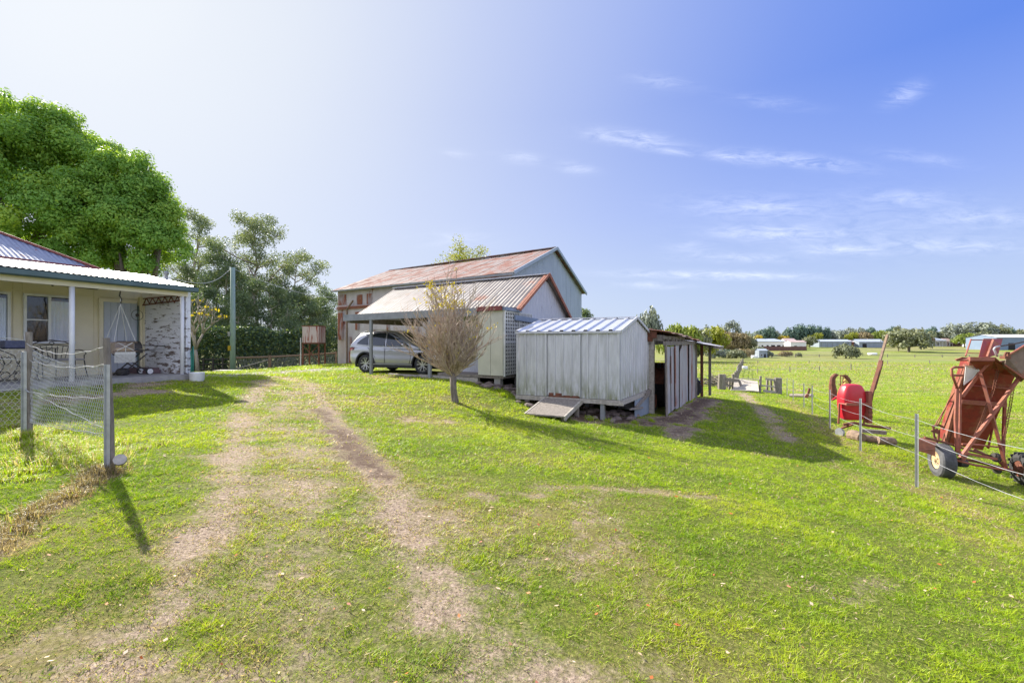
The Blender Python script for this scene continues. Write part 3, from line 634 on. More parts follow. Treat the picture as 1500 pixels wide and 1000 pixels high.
def garden_chair(a,b,label,wide=.5,rot=0,grp='wrought iron verandah chairs'):
    base=FH(a,b,-.87);t=thing('garden_chair',label,'chair',base,grp)
    h=wide/2
    q=lambda x,y,z:FH(a-x,b+y,-.87+z)
    def leg(x,y,dx,dy): part('leg',M['iron_black'],t,lambda m:m.tube([q(x,y,.42),q(x+dx*.4,y+dy*.4,.2),q(x+dx,y+dy,0)],.012,6))
    for sx_ in (-1,1):
        leg(sx_*h,.2,sx_*.05,.05);leg(sx_*h,-.2,sx_*.05,-.08)
    part('seat',M['concrete'] if rot==0 else M['iron_black'],t,lambda m:m.box(a-h,a+h,b-.21,b+.22,-.87+.42,-.87+.465,FH),bevel=.012)
    def back(m):
        m.tube([q(-h,-.2,.44),q(-h,-.24,.75),q(-h*.6,-.25,.86),q(0,-.25,.90),q(h*.6,-.25,.86),q(h,-.24,.75),q(h,-.2,.44)],.013,6)
        m.tube([q(-h,-.24,.74),q(0,-.25,.80),q(h,-.24,.74)],.009,5)
        for i in range(7):
            x=-h+wide*(i+1)/8;m.tube([q(x*.75,-.215,.47),q(x,-.245,.76)],.007,5)
        scroll(m,q(0,-.25,.82),.05,0,6,FH)
    part('backrest',M['iron_black'],t,back)
    for sx_ in (-1,1): part('armrest',M['iron_black'],t,lambda m,s=sx_:m.tube([q(s*h,-.23,.66),q(s*h,0,.67),q(s*h,.2,.64),q(s*(h+.02),.24,.58),q(s*h,.2,.54),q(s*h,.2,.44)],.012,6))
    return t
garden_chair(2.15,.75,'wide wrought iron bench seat with grey cushion behind the white post','x' and .82)
garden_chair(3.62,.75,'wrought iron chair with grey cushion under the left window',.55)
garden_chair(4.6,.9,'wrought iron chair nearest the left picture edge on the verandah',.55)
def garden_table():
    a,b=2.95,1.1;t=thing('garden_table','ornate black wrought iron table with scrolled sides on the verandah','table',FH(a,b,-.87))
    part('tabletop',M['iron_black'],t,lambda m:(m.box(a-.55,a+.5,b-.3,b+.3,-.16,-.145,FH)))
    for s in (-1,1):
        def sc(m,s=s):
            bb=b+.28*s
            for x in (-.5,.46): m.tube([FH(a+x,bb,-.15),FH(a+x*1.02,bb,-.87)],.012,6)
            for x in (-.22,.2):
                m.tube([FH(a+x*1.9,bb,-.17),FH(a+x*.8,bb,-.3),FH(a+x*.5,bb,-.5),FH(a+x*.9,bb,-.68),FH(a+x*2.1,bb,-.85)],.011,6)
                scroll(m,FH(a+x*.5,bb,-.74),.09,1,8,FH)
                scroll(m,FH(a+x*1.5,bb,-.4),.1,2,9,FH)
        part('side_frame',M['iron_black'],t,sc)
    part('planter',mat_basic('blue_ceramic',(.06,.07,.13),(.10,.11,.18),30,.5),None,lambda m:m.box(a-.15,a+.25,b-.1,b+.15,-.143,.02,FH),bevel=.02)
    o=bpy.data.objects['planter'];tag(o,'small dark blue patterned box standing on the iron table','box')
garden_table()
pp=FH(-.15,2.2,-1.0)
r=part('plant_pot',M['white_paint'],None,lambda m:m.lathe(FH(-.02,2.35,gz(*FH(-.02,2.35,0)[:2])-CZ-.02),(0,0,1),[(.14,0),(.17,.05),(.175,.22),(.18,.24),(.165,.24),(.16,.2),(.01,.19)],20),smooth=True);tag(r,'round white plant pot on the ground beside the house corner','pot')
r=part('garden_hose',mat_basic('green_hose',(.03,.22,.16),(.02,.16,.12),8,.4),None,lambda m:m.tube([FH(-.06,2.02,-1.02),FH(-.07,2.06,-.6),FH(-.06,2.04,-.3),FH(-.09,2.08,-.12),FH(-.12,2.04,-.4),FH(-.09,2.08,-.9)],.02,7),smooth=True);tag(r,'green garden hose hanging on the corner of the white boards','hose')
r=part('wind_chime',M['iron_black'],None,lambda m:(disc_ring(m,FH(.35,.45,.72),.14,.006),m.tube([FH(.35,.45,1.1),FH(.35,.45,.58)],.004,5),m.lathe(FH(.35,.45,.72),FH.v,[(.005,-.03),(.05,0),(.005,.03)],8)));tag(r,'thin dark ring ornament hanging in front of the white boards','ornament')

# ============================================================ BARN
A=(-.825,.566);B=(.452,.892)
FB=Frame((0,21.45),A,B);LA=13.5;LB=10.37;HE=3.30;HR=5.28
barn=thing('barn','huge corrugated iron barn with rusty red gable roof behind the carport','barn',FB(6,5,-1.6))
def bz(a,b):return gz(*FB(a,b,0)[:2])-CZ-.05
def sheets(m,fr,a0,a1,b,z0f,z1f,wid=.76,gap=.0,jit=.006,**k):
    a=a0
    while a<a1-.05:
        e=min(a+wid,a1);o=random.uniform(0,jit)
        m.corr(fr(e,b-o,z0f(e)),fr(a,b-o,z0f(a)),fr(a,b-o,z1f(a)),fr(e,b-o,z1f(e)),**k);a=e
part('front_wall',M['barn_wall'],barn,lambda m:sheets(m,FB,0,LA,0,lambda a:bz(a,0)-.1,lambda a:HE,.76,pitch=.076,amp=.008))
part('left_wall',M['barn_wall'],barn,lambda m:(m.corr(FB(LA,0,-1.9),FB(LA,LB,-1.9),FB(LA,LB,HE),FB(LA,0,HE)),m.add([FB(LA,0,HE),FB(LA,LB,HE),FB(LA,LB/2,HR)],[(0,1,2)])))
part('back_wall',M['barn_wall'],barn,lambda m:m.corr(FB(0,LB,-2.6),FB(LA,LB,-2.6),FB(LA,LB,HE),FB(0,LB,HE)))
def gab(m):
    n=14
    for i in range(n):
        b0=LB*i/n;b1=LB*(i+1)/n;zt=lambda b:HE+(HR-HE)*(1-abs(b-LB/2)/(LB/2));o=.004*(i%3)
        if i==n//2-1 or True: m.corr(FB(-o,b0,-2.9),FB(-o,b1,-2.9),FB(-o,b1,zt(b1)),FB(-o,b0,zt(b0)),pitch=.076,amp=.007)
part('gable_wall',M['gable_blue'],barn,gab)
def broof(m):
    n=18
    for i in range(n):
        a0=-.25+(LA+.55)*i/n;a1=-.25+(LA+.55)*(i+1)/n;o=.012*(i%2)
        sg=lambda a:-.0-.10*math.sin(max(0,a)/LA*3)
        m.corr(FB(a1,-.28,HE-.08+o+sg(a1)*.3),FB(a0,-.28,HE-.08+o+sg(a0)*.3),FB(a0,LB/2,HR+.03+o+sg(a0)),FB(a1,LB/2,HR+.03+o+sg(a1)),pitch=.15,amp=.006,segs=1)
        m.corr(FB(a0,LB+.28,HE-.08),FB(a1,LB+.28,HE-.08),FB(a1,LB/2,HR+.03+sg(a1)),FB(a0,LB/2,HR+.03+sg(a0)),pitch=.076,amp=.012)
part('roof',M['barn_roof'],barn,broof)
part('ridge_cap',M['barn_roof'],barn,lambda m:m.beam(FB(-.27,LB/2,HR+.06),FB(LA+.3,LB/2,HR-.02),.35,.05))
part('barge_board',M['gable_blue'],barn,lambda m:(m.beam(FB(-.29,-.28,HE-.1),FB(-.29,LB/2,HR+.03),.06,.16),m.beam(FB(-.29,LB+.28,HE-.1),FB(-.29,LB/2,HR+.03),.06,.16)))
part('gutter',M['steel_grey'],barn,lambda m:(m.beam(FB(-.25,-.32,HE-.17),FB(LA+.3,-.32,HE-.13),.1,.09)))
dt=part('sliding_door',M['barn_wall'],barn,lambda m:(sheets(m,FB,9.2,12.4,-.09,lambda a:bz(a,0)+.12,lambda a:2.02,.8,pitch=.076,amp=.006),sheets(m,FB,6.2,9.15,-.12,lambda a:bz(a,0)+.12,lambda a:2.1,.9,pitch=.076,amp=.006)))
part('door_track',M['rust_orange'],barn,lambda m:(m.box(5.8,13.4,-.2,-.02,2.10,2.17,FB),m.box(9.0,13.5,-.17,-.03,2.0,2.07,FB)))
M['rust_sheet']=mat_metal('rusty_patch_sheet',(.34,.29,.30),(.27,.22,.22),.42,.1,1.5,(2,2,.5))
for a,w_,z,h_ in ((12.6,.8,2.3,.65),(11.0,.55,2.25,.6),(10.1,.5,2.25,.62),(12.8,.5,.1,1.7),(11.2,.35,.7,1.1),(9.7,.34,-.9,1.6),(11.9,.3,-1.3,1.6),(8.4,.3,.5,1.2)):
    part('rust_patch',M['rust_sheet'],barn,lambda m:m.corr(FB(a+w_,-.15 if z<2 else -.03,z),FB(a,-.15 if z<2 else -.03,z),FB(a,-.15 if z<2 else -.03,z+h_),FB(a+w_,-.15 if z<2 else -.03,z+h_)))
part('timber_prop',M['wood_rail'],barn,lambda m:(m.beam(FB(12.3,-.2,2.0),FB(11.7,-.2,2.5),.08),m.box(12.35,12.45,-.16,-.10,-1.5,2.0,FB)))
part('overhanging_sheet',M['galv'],barn,lambda m:m.corr(FB(8.9,-.25,2.1),FB(4.5,-.25,2.1),FB(4.5,-.03,2.95),FB(8.3,-.03,2.95),pitch=.1))
NOGRASS.append([tuple(FB(a,b,0))[:2] for a,b in ((0,0),(LA,0),(LA,LB),(0,LB))])

# ============================================================ GARAGE + CARPORT
FG=Frame((-.245,13.6),A,B);ge=.98;gr_=2.38;LG=7.95
gar=thing('garage','corrugated iron garage with gable roof, open carport end and lattice side','garage',FG(3,3,-1.2))
GB0,GB1=.72,5.35;GM=(GB0+GB1)/2+.1
def groof(m):
    for i in range(10):
        a0=-.18+(LG+.18)*i/10;a1=-.18+(LG+.18)*(i+1)/10;o=.010*(i%2)
        m.corr(FG(a1,GB0,ge+.06+o),FG(a0,GB0,ge+.0+o),FG(a0,GM,gr_+o),FG(a1,GM,gr_+.02+o),pitch=.16,amp=.011)
        m.corr(FG(a0,GB1+.1,ge-.05),FG(a1,GB1+.1,ge-.05),FG(a1,GM,gr_),FG(a0,GM,gr_),pitch=.085,amp=.012)
part('roof',M['gar_roof'],gar,groof)
part('ridge_cap',M['galv_clean'],gar,lambda m:(m.beam(FG(-.2,GM,gr_+.035),FG(LG+.02,GM,gr_+.06),.26,.035)))
part('barge_flashing',M['rust_orange'],gar,lambda m:(m.beam(FG(-.20,GB0,ge-.0),FG(-.20,GM,gr_+.02),.05,.09),m.beam(FG(-.08,GB0,ge+.02),FG(-.08,GM,gr_+.04),.10,.03),m.beam(FG(-.20,GB1+.1,ge-.05),FG(-.20,GM,gr_+.02),.05,.12)))
def ggab(m):
    n=9
    for i in range(n):
        b0=1.0+(GB1-1.0)*i/n;b1=1.0+(GB1-1.0)*(i+1)/n
        zt=lambda b:(ge-.05+(gr_-ge-.02)*(1-abs(b-GM)/(GM-GB0)))
        m.corr(FG(-.02,b0,.72),FG(-.02,b1,.72),FG(-.02,b1,max(.75,zt(b1))),FG(-.02,b0,max(.75,zt(b0))),pitch=.3,amp=.006)
part('gable',M['gar_gable'],gar,ggab)
part('gable_flashing',M['steel_blue'],gar,lambda m:(m.beam(FG(-.07,.6,.74),FG(-.07,GB1+.1,.62),.05,.16),m.box(-.06,1.1,-.06,.0,.93,1.02,FG),m.beam(FG(-.05,-.02,.98),FG(-.05,1.1,.98),.06,.1)))
part('side_wall',M['galv_clean'],gar,lambda m:m.corr(FG(.0,2.0,-1.6),FG(.0,GB1,-1.9),FG(.0,GB1,.68),FG(.0,2.0,.68),pitch=.1,amp=.015))
part('back_wall',M['galv_clean'],gar,lambda m:m.corr(FG(0,GB1,-1.7),FG(LG-.2,GB1,-1.5),FG(LG-.2,GB1,ge),FG(0,GB1,ge),pitch=.15,amp=.02))
part('front_wall',M['galv_clean'],gar,lambda m:(m.corr(FG(2.7,.95,-1.15),FG(0.1,.95,-1.15),FG(.1,.95,ge),FG(2.7,.95,ge),pitch=.1,amp=.015)))
part('inner_wall',M['wood_grey'],gar,lambda m:m.box(2.7,2.76,.95,GB1,-1.2,ge,FG))
M['panel']=mat_basic('beige_fibre_panel',(.56,.54,.46),(.46,.45,.38),1.5,.7,bmp=.1)
part('front_panel',M['panel'],gar,lambda m:(m.box(.02,.47,-.03,.0,-1.03,.93,FG),m.box(.48,.96,-.035,-.004,-1.03,.92,FG),m.box(.93,.96,-.0,.9,-1.03,.9,FG)))
M['lattice']=mat_basic('lattice_timber',(.62,.62,.60),(.5,.5,.48),6,.8)
def lat(m):
    for (b0,b1) in ((.04,.98),(1.02,1.95)):
        w_=b1-b0;z0,z1=-1.0,.9
        n=9
        for i in range(n):
            b=b0+w_*i/(n-1); m.box(-.045,-.03,b-.019,b+.019,z0,z1,FG)
        for i in range(18):
            z=z0+(z1-z0)*i/17; m.box(-.028,-.013,b0-.017,b1+.017,z-.019,z+.019,FG)
    m.box(-.06,0,.98,1.03,-1.05,.93,FG);m.box(-.06,0,-.03,.03,-1.05,.95,FG);m.box(-.05,0,.03,1.95,-.05,.0,FG)
part('lattice',M['lattice'],gar,lat);part('backing_sheet',M['dark'],gar,lambda m:m.box(.10,.12,.05,1.95,-1.0,.85,FG))  # near-black sheet behind the lattice stands in for the shade inside
part('floor',M['wood_grey'],gar,lambda m:(m.box(.02,2.7,.0,GB1-.1,-1.12,-1.04,FG)))
for a,b in ((.25,.1),(.1,1.2),(.1,2.6)):
    part('stump',M['concrete'],gar,lambda m,a=a,b=b:m.box(a-.1,a+.12,b-.08,b+.12,gz(*FG(a,b,0)[:2])-CZ-.2,-1.12,FG))
part('lean_to_roof',M['gar_roof'],gar,lambda m:(m.corr(FG(7.6,-.1,1.03),FG(-.05,-.1,1.03),FG(-.05,.95,1.06),FG(7.6,.95,1.06),pitch=.085,amp=.01),m.box(.9,7.5,.0,4.2,.955,.965,FG)))
part('fascia',M['steel_grey'],gar,lambda m:(m.box(.96,7.65,-.13,-.07,.80,1.04,FG),m.box(7.6,7.65,-.07,.9,.80,1.02,FG)))
part('red_fascia',M['ridge_red'],gar,lambda m:(m.box(.02,.96,-.13,-.05,.93,1.06,FG)))
part('end_beam',M['wood_grey'],gar,lambda m:(m.box(7.35,7.45,-.05,4.5,.72,.94,FG),m.box(4.4,4.5,-.05,4.5,.76,.94,FG)))
for a in (6.02,3.0,7.4): 
    b=-.1 if a!=7.4 else 4.9
    part('carport_post',M['steel_grey'],gar,lambda m,a=a,b=b:m.box(a-.06,a+.06,b-.05+.04,b+.07,gz(*FG(a,b,0)[:2])-CZ-.1,.81,FG))
part('kerb_sleeper',M['wood_white'],gar,lambda m:(m.box(1.0,3.6,.0,.16,gz(*FG(3,.1,0)[:2])-CZ-.05,gz(*FG(3,.1,0)[:2])-CZ+.09,FG),m.box(3.65,5.2,.02,.16,gz(*FG(4.4,.1,0)[:2])-CZ-.05,gz(*FG(4.4,.1,0)[:2])-CZ+.06,FG)))
NOGRASS.append([tuple(FG(a,b,0))[:2] for a,b in ((0,0.1),(6,.6),(7.4,1.2),(7.4,5.4),(0,5.4))])

# ============================================================ GARDEN SHED
FS=Frame((2.72,11.5),(-.902,.432),(.5,.866));SW=2.85;SL=2.96
shed=thing('garden_shed','small pale metal garden shed on stumps with ribbed white gable roof','shed',FS(1.4,1.4,-2))
zb,zt,zr=-1.48,.27,.65
def rib(m,fr,p,q,z0,z1,wid,axis,off=0,n=None):
    pass
part('front_wall',M['shed_metal'],shed,lambda m:(m.corr(FS(SW,0,zb),FS(1.95,0,zb),FS(1.95,0,zt),FS(SW,0,zt),pitch=.225,amp=.03,shape='rib'),m.corr(FS(1.05,0,zb),FS(0,0,zb),FS(0,0,zt),FS(1.05,0,zt),pitch=.26,amp=.03,shape='rib'),
    m.quad(FS(1.96,.05,zb),FS(1.04,.05,zb),FS(1.04,.05,zt),FS(1.96,.05,zt))))
def sgab(m):
    n=15
    for i in range(n):
        b0=SL*i/n;b1=SL*(i+1)/n;z=lambda b:zt+(zr-zt)*(1-abs(b-SL/2)/(SL/2))-.02
        bm=b0+(b1-b0)*.75
        for u,v,o0,o1 in ((b0,bm,0,0),(bm,bm+.02,0,.024),(bm+.02,b1-.02,.024,.024),(b1-.02,b1,.024,0)):
            m.quad(FS(-o0,u,zb),FS(-o1,v,zb),FS(-o1,v,z(v)),FS(-o0,u,z(u)))
part('gable_wall',M['shed_metal'],shed,sgab)
part('back_wall',M['shed_metal'],shed,lambda m:(m.corr(FS(0,SL,zb),FS(SW,SL,zb),FS(SW,SL,zt),FS(0,SL,zt),pitch=.225,amp=.015,shape='rib'),m.corr(FS(SW,SL,zb),FS(SW,0,zb),FS(SW,0,zt),FS(SW,SL,zt),pitch=.225,amp=.015,shape='rib')))
def sroof(m):
    n=9;w_=SW+.1
    for side in (0,1):
        e=-.06 if side==0 else SL+.06
        for i in range(n):
            a0=-.05+w_*i/n;a1=-.05+w_*(i+1)/n
            rb=[(0,0),(.62,0),(.68,.035),(.92,.035),(.99,0),(1,0)]
            for (u,o),(v,p) in zip(rb[:-1],rb[1:]):
                x=a0+(a1-a0)*u;y=a0+(a1-a0)*v
                m.quad(FS(x,e,zt+.0+o),FS(y,e,zt+.0+p),FS(y,SL/2,zr+p),FS(x,SL/2,zr+o))
part('roof',M['shed_roof'],shed,sroof)
part('roof_trim',M['shed_metal'],shed,lambda m:(m.beam(FS(-.06,-.06,zt-.01),FS(-.06,SL/2,zr+.02),.03,.07),m.beam(FS(-.06,SL+.06,zt-.01),FS(-.06,SL/2,zr+.02),.03,.07),m.beam(FS(-.05,SL/2,zr+.035),FS(SW+.05,SL/2,zr+.035),.14,.02),m.beam(FS(-.04,-.05,zt-.03),FS(SW+.04,-.05,zt-.03),.03,.05)))
sd_=part('sliding_door',M['shed_metal'],shed,lambda m:m.corr(FS(1.93,-.02,zb+.04),FS(1.0,-.02,zb+.04),FS(1.0,-.02,zt-.09),FS(1.93,-.02,zt-.09),pitch=.19,amp=.026,shape='rib'))
part('door_edge',M['steel_grey'],sd_,lambda m:(m.box(1.0,1.03,-.045,-.022,zb+.03,zt-.09,FS),m.box(1.0,1.95,-.045,-.022,zt-.09,zt-.065,FS)))
part('corner_trim',M['shed_metal'],shed,lambda m:(m.box(-.01,.05,-.04,-.02,zb,zt,FS),m.box(-.04,-.026,.0,.04,zb,zt,FS)))
part('corner_trim',M['shed_metal'],shed,lambda m:m.box(SW-.05,SW+.01,-.04,-.02,zb,zt,FS))
part('rust_edge',M['rust'],shed,lambda m:(m.box(1.05,1.9,-.03,-.012,zb-.01,zb+.05,FS),m.box(1.5,1.9,-.028,-.015,zb+.05,zb+.1,FS)))
def base(m):
    m.box(-.03,SW+.03,-.05,.05,zb-.12,zb-.01,FS);m.box(-.05,.05,.05,SL,zb-.14,zb-.02,FS);m.box(SW-.1,SW,.05,SL,zb-.12,zb-.01,FS)
    m.box(0,SW,.05,SL,zb-.04,zb-.012,FS);m.box(-.12,.3,-.1,-.05,zb-.13,zb-.05,FS)
part('floor_frame',M['wood_white'],shed,base)
for a,b in ((.45,.05),(2.6,.1),(1.4,1.5),(.1,2.8)):
    part('stump',M['steel_grey'],shed,lambda m,a=a,b=b:m.box(a-.05,a+.05,b-.05,b+.05,gz(*FS(a,b,0)[:2])-CZ-.1,zb-.12,FS))
part('base_skirt',M['steel_blue'],shed,lambda m:m.corr(FS(-.03,1.3,-2.2),FS(-.03,SL,-2.2),FS(-.03,SL,zb-.15),FS(-.03,1.3,zb-.15),pitch=.12,amp=.02))
part('loose_board',M['wood_grey'],shed,lambda m:(m.beam(FS(-.06,1.3,zb-.35),FS(-.1,2.9,zb-.05),.05,.09),m.beam(FS(-.1,.6,zb-.3),FS(-.1,1.9,zb-.42),.04,.05),m.beam(FS(-.08,2.3,zb-.1),FS(-.02,3.1,zb+.0),.05,.1)))
rp=thing('ramp','grey timber plank ramp leading up to the pale metal shed door','ramp',FS(1.5,-.6,-1.7))
def ramp_(m):
    n=9
    for i in range(n):
        b0=-.06-1.12*i/n;b1=-.06-1.12*(i+1)/n+.008;z0=zb-.04-.27*i/n;z1=zb-.04-.27*(i+1)/n
        m.hexa([FS(1.0,b0,z0-.035),FS(1.98,b0,z0-.035),FS(1.98,b1,z1-.035),FS(1.0,b1,z1-.035),FS(1.0,b0,z0),FS(1.98,b0,z0),FS(1.98,b1,z1),FS(1.0,b1,z1)])
part('deck',M['wood_grey'],rp,ramp_)
part('side_rail',M['wood_white'],rp,lambda m:(m.beam(FS(.97,-.06,zb-.09),FS(.97,-1.18,zb-.36),.04,.11),m.beam(FS(2.01,-.06,zb-.09),FS(2.01,-1.18,zb-.36),.04,.11)))
part('support',M['wood_grey'],rp,lambda m:(m.box(1.0,1.1,-1.05,-.95,-2.1,zb-.34,FS),m.box(1.0,1.08,-.25,-.15,-2.1,zb-.1,FS)))
NOGRASS.append([tuple(FS(a,b,0))[:2] for a,b in ((-.1,-.3),(SW,-.3),(SW+.1,SL),(-.1,SL))])
# rubble under the shed
def rocks(m):
    for i in range(150):
        a=random.uniform(-.1,2.7);b=random.uniform(-.35,2.0) if i<110 else random.uniform(-.5,-.2)
        if i>=95: a=random.uniform(SW+.1,SW+1.7);b=random.uniform(.2,1.6)
        p=FS(a,b,0);s=random.uniform(.03,.13);z=gz(p.x,p.y)+s*.25
        pts=[Vector((random.uniform(.6,1),0,0)) for _ in range(1)]
        n=6;R=[(.5,-.45),(1,-.1),(.85,.3),(.4,.5)]
        base=len(m.v);vs=[];fs=[];ph=random.random()*6
        for r,t in R:
            for k in range(n):
                g=2*math.pi*k/n+ph;q=random.uniform(.75,1.15);vs.append((p.x+math.cos(g)*r*s*q*1.2,p.y+math.sin(g)*r*s*q,z+t*s*1.1))
        for i2 in range(3):
            for k in range(n): fs.append((i2*n+k,i2*n+(k+1)%n,(i2+1)*n+(k+1)%n,(i2+1)*n+k))
        fs.append(tuple(range(18,24)));m.add(vs,fs)
M['rock']=mat_basic('grey_brown_rubble',(.23,.18,.16),(.11,.085,.08),5,.95,bmp=.4)
r=part('rubble',M['rock'],None,rocks);tag(r,'loose rocks and broken bricks spilling from beneath the sheds','rubble',kind='stuff')

# ============================================================ RUSTY SHED
FR=Frame((4.6,13.8),(.86,-.51),(.51,.86))       # a: outward to the right, b: along the wall away from us
rs=thing('rusty_shed','long lean to shed of rust streaked iron sheets and grey timber','shed',FR(-2,3,-2.3))
rz=lambda b:-2.32+0*b
top=lambda b:-.13+.007*b
part('backing_sheet',M['wood_grey'],rs,lambda m:(m.quad(FR(-.05,1.7,-2.3),FR(-.05,5.8,-2.3),FR(-.05,5.8,-.1),FR(-.05,1.7,-.1)),m.quad(FR(.05,0,-2.15),FR(.03,1.8,-2.1),FR(.03,1.8,-.2),FR(.05,0,-.2))))
def rw(m):
    L=5.8
    cuts=[(1.75,2.35,0),(2.35,2.9,.03),(2.95,3.6,0),(3.62,4.3,-.03),(4.3,5.0,.02),(5.0,5.8,0)]
    for b0,b1,o in cuts:
        zt_=top(b0)+(-.30 if b0 in(2.35,) else 0)
        m.corr(FR(o,b0,rz(b0)-.05+.05*random.random()),FR(o,b1,rz(b1)),FR(o,b1,top(b1)+.05),FR(o,b0,zt_+.05),pitch=.1,amp=.012)
part('side_wall',M['rusty_wall'],rs,rw)
dd=part('sliding_door',M['rusty_wall'],rs,lambda m:[m.corr(FR(.10,b0,-2.22+.05*(b0)),FR(.08,b0+.62,-2.2+.05*b0),FR(.06,b0+.62,-.17),FR(.08,b0,-.15),pitch=.1,amp=.012) for b0 in (-.02,.6,1.2)])
part('door_edge',M['wood_grey'],dd,lambda m:m.beam(FR(.09,-.05,-2.25),FR(.07,-.05,-.13),.05,.09))
part('rust_strip',M['rust'],dd,lambda m:(m.beam(FR(.118,1.12,-2.1),FR(.10,1.12,-.2),.012,.08,up=FR.v),m.beam(FR(.125,.45,-1.3),FR(.12,.45,-.45),.01,.06,up=FR.v)))
part('corner_post',M['wood_white'],rs,lambda m:(m.box(-.44,-.30,.0,.14,-2.45,.05,FR),m.box(-.5,-.43,.02,.14,-2.4,-.0,FR)))
part('timber_frame',M['wood_grey'],rs,lambda m:(m.beam(FR(-.42,-.02,-.02),FR(.02,1.8,-.0),.08,.16),m.beam(FR(-.4,.05,.12),FR(.0,.1,.10),.08,.18),m.beam(FR(.03,-.05,-.06),FR(.03,5.8,-.05),.08,.12),m.beam(FR(.0,0,.12),FR(.0,3.3,.10),.06,.10),
    [m.box(-.02,.06,b,b+.07,-.02,.16-.02*b,FR) for b in (.4,1.0,1.6,2.2,2.8)],m.beam(FR(-.6,0,.14),FR(.04,3.2,-.02),.05,.08)))
part('red_flashing',M['rust'],rs,lambda m:(m.box(-.62,-.32,-.04,-.02,.0,.40,FR),m.box(-.38,-.2,-.06,-.04,.1,.36,FR)))
def rroof(m):
    for i in range(7):
        b0=-.15+i*.87;b1=b0+.9;z=lambda b:.30-.047*b;o=.015*(i%2)
        sg=.05*math.sin(i*1.7)
        m.corr(FR(.22+.05*(i%2),b0,z(b0)-.02+o-sg*.3),FR(.22+.05*(i%2),b1,z(b1)+o),FR(-3.4,b1,z(b1)+.45+o),FR(-3.4,b0,z(b0)+.45+o),pitch=.1,amp=.016,sag=.03)
part('roof',M['barn_roof'],rs,rroof)
def aw(m):
    m.corr(FR(.82,5.3,-.17),FR(.82,8.4,-.23),FR(-.6,8.4,.06),FR(-.6,5.3,.08),pitch=.1,amp=.014)
    m.corr(FR(-.6,5.8,.07),FR(-.6,8.4,.05),FR(-3.4,8.4,.3),FR(-3.4,5.8,.35),pitch=.1,amp=.014)
part('awning_roof',M['galv'],rs,aw)
part('awning_beam',M['wood_grey'],rs,lambda m:(m.beam(FR(.78,5.4,-.24),FR(.78,8.3,-.30),.06,.08),m.beam(FR(0,5.85,-.06),FR(.98,5.6,-.25),.05,.09)))
for a,b in ((.0,5.85),(.05,7.2),(.25,8.2)):
    part('post',M['wood_grey'] if b!=7.2 else M['rust'],rs,lambda m,a=a,b=b:m.box(a-.05,a+.06,b-.05,b+.06,-2.45,-.05,FR))
part('back_wall',M['rusty_wall'],rs,lambda m:(m.corr(FR(-3.4,0,-2.2),FR(-3.4,2.2,-2.2),FR(-3.4,2.2,.7),FR(-3.4,0,.7),pitch=.1),m.corr(FR(-3.4,3.6,-2.3),FR(-3.4,5.8,-2.3),FR(-3.4,5.8,.5),FR(-3.4,3.6,.5),pitch=.1),m.corr(FR(-3.4,2.2,-2.3),FR(-3.4,3.6,-2.3),FR(-3.4,3.6,-.9),FR(-3.4,2.2,-.9),pitch=.1),m.corr(FR(-3.4,5.8,-2.4),FR(0,5.8,-2.4),FR(0,5.8,-.9),FR(-3.4,5.8,-.9),pitch=.1)))
part('front_wall',M['galv'],rs,lambda m:m.corr(FR(-3.4,.0,-2.2),FR(-.5,0,-2.3),FR(-.5,0,.3),FR(-3.4,0,.65),pitch=.1))
NOGRASS.append([tuple(FR(a,b,0))[:2] for a,b in ((0,0),(0,8),(-3.4,8),(-3.4,0))])

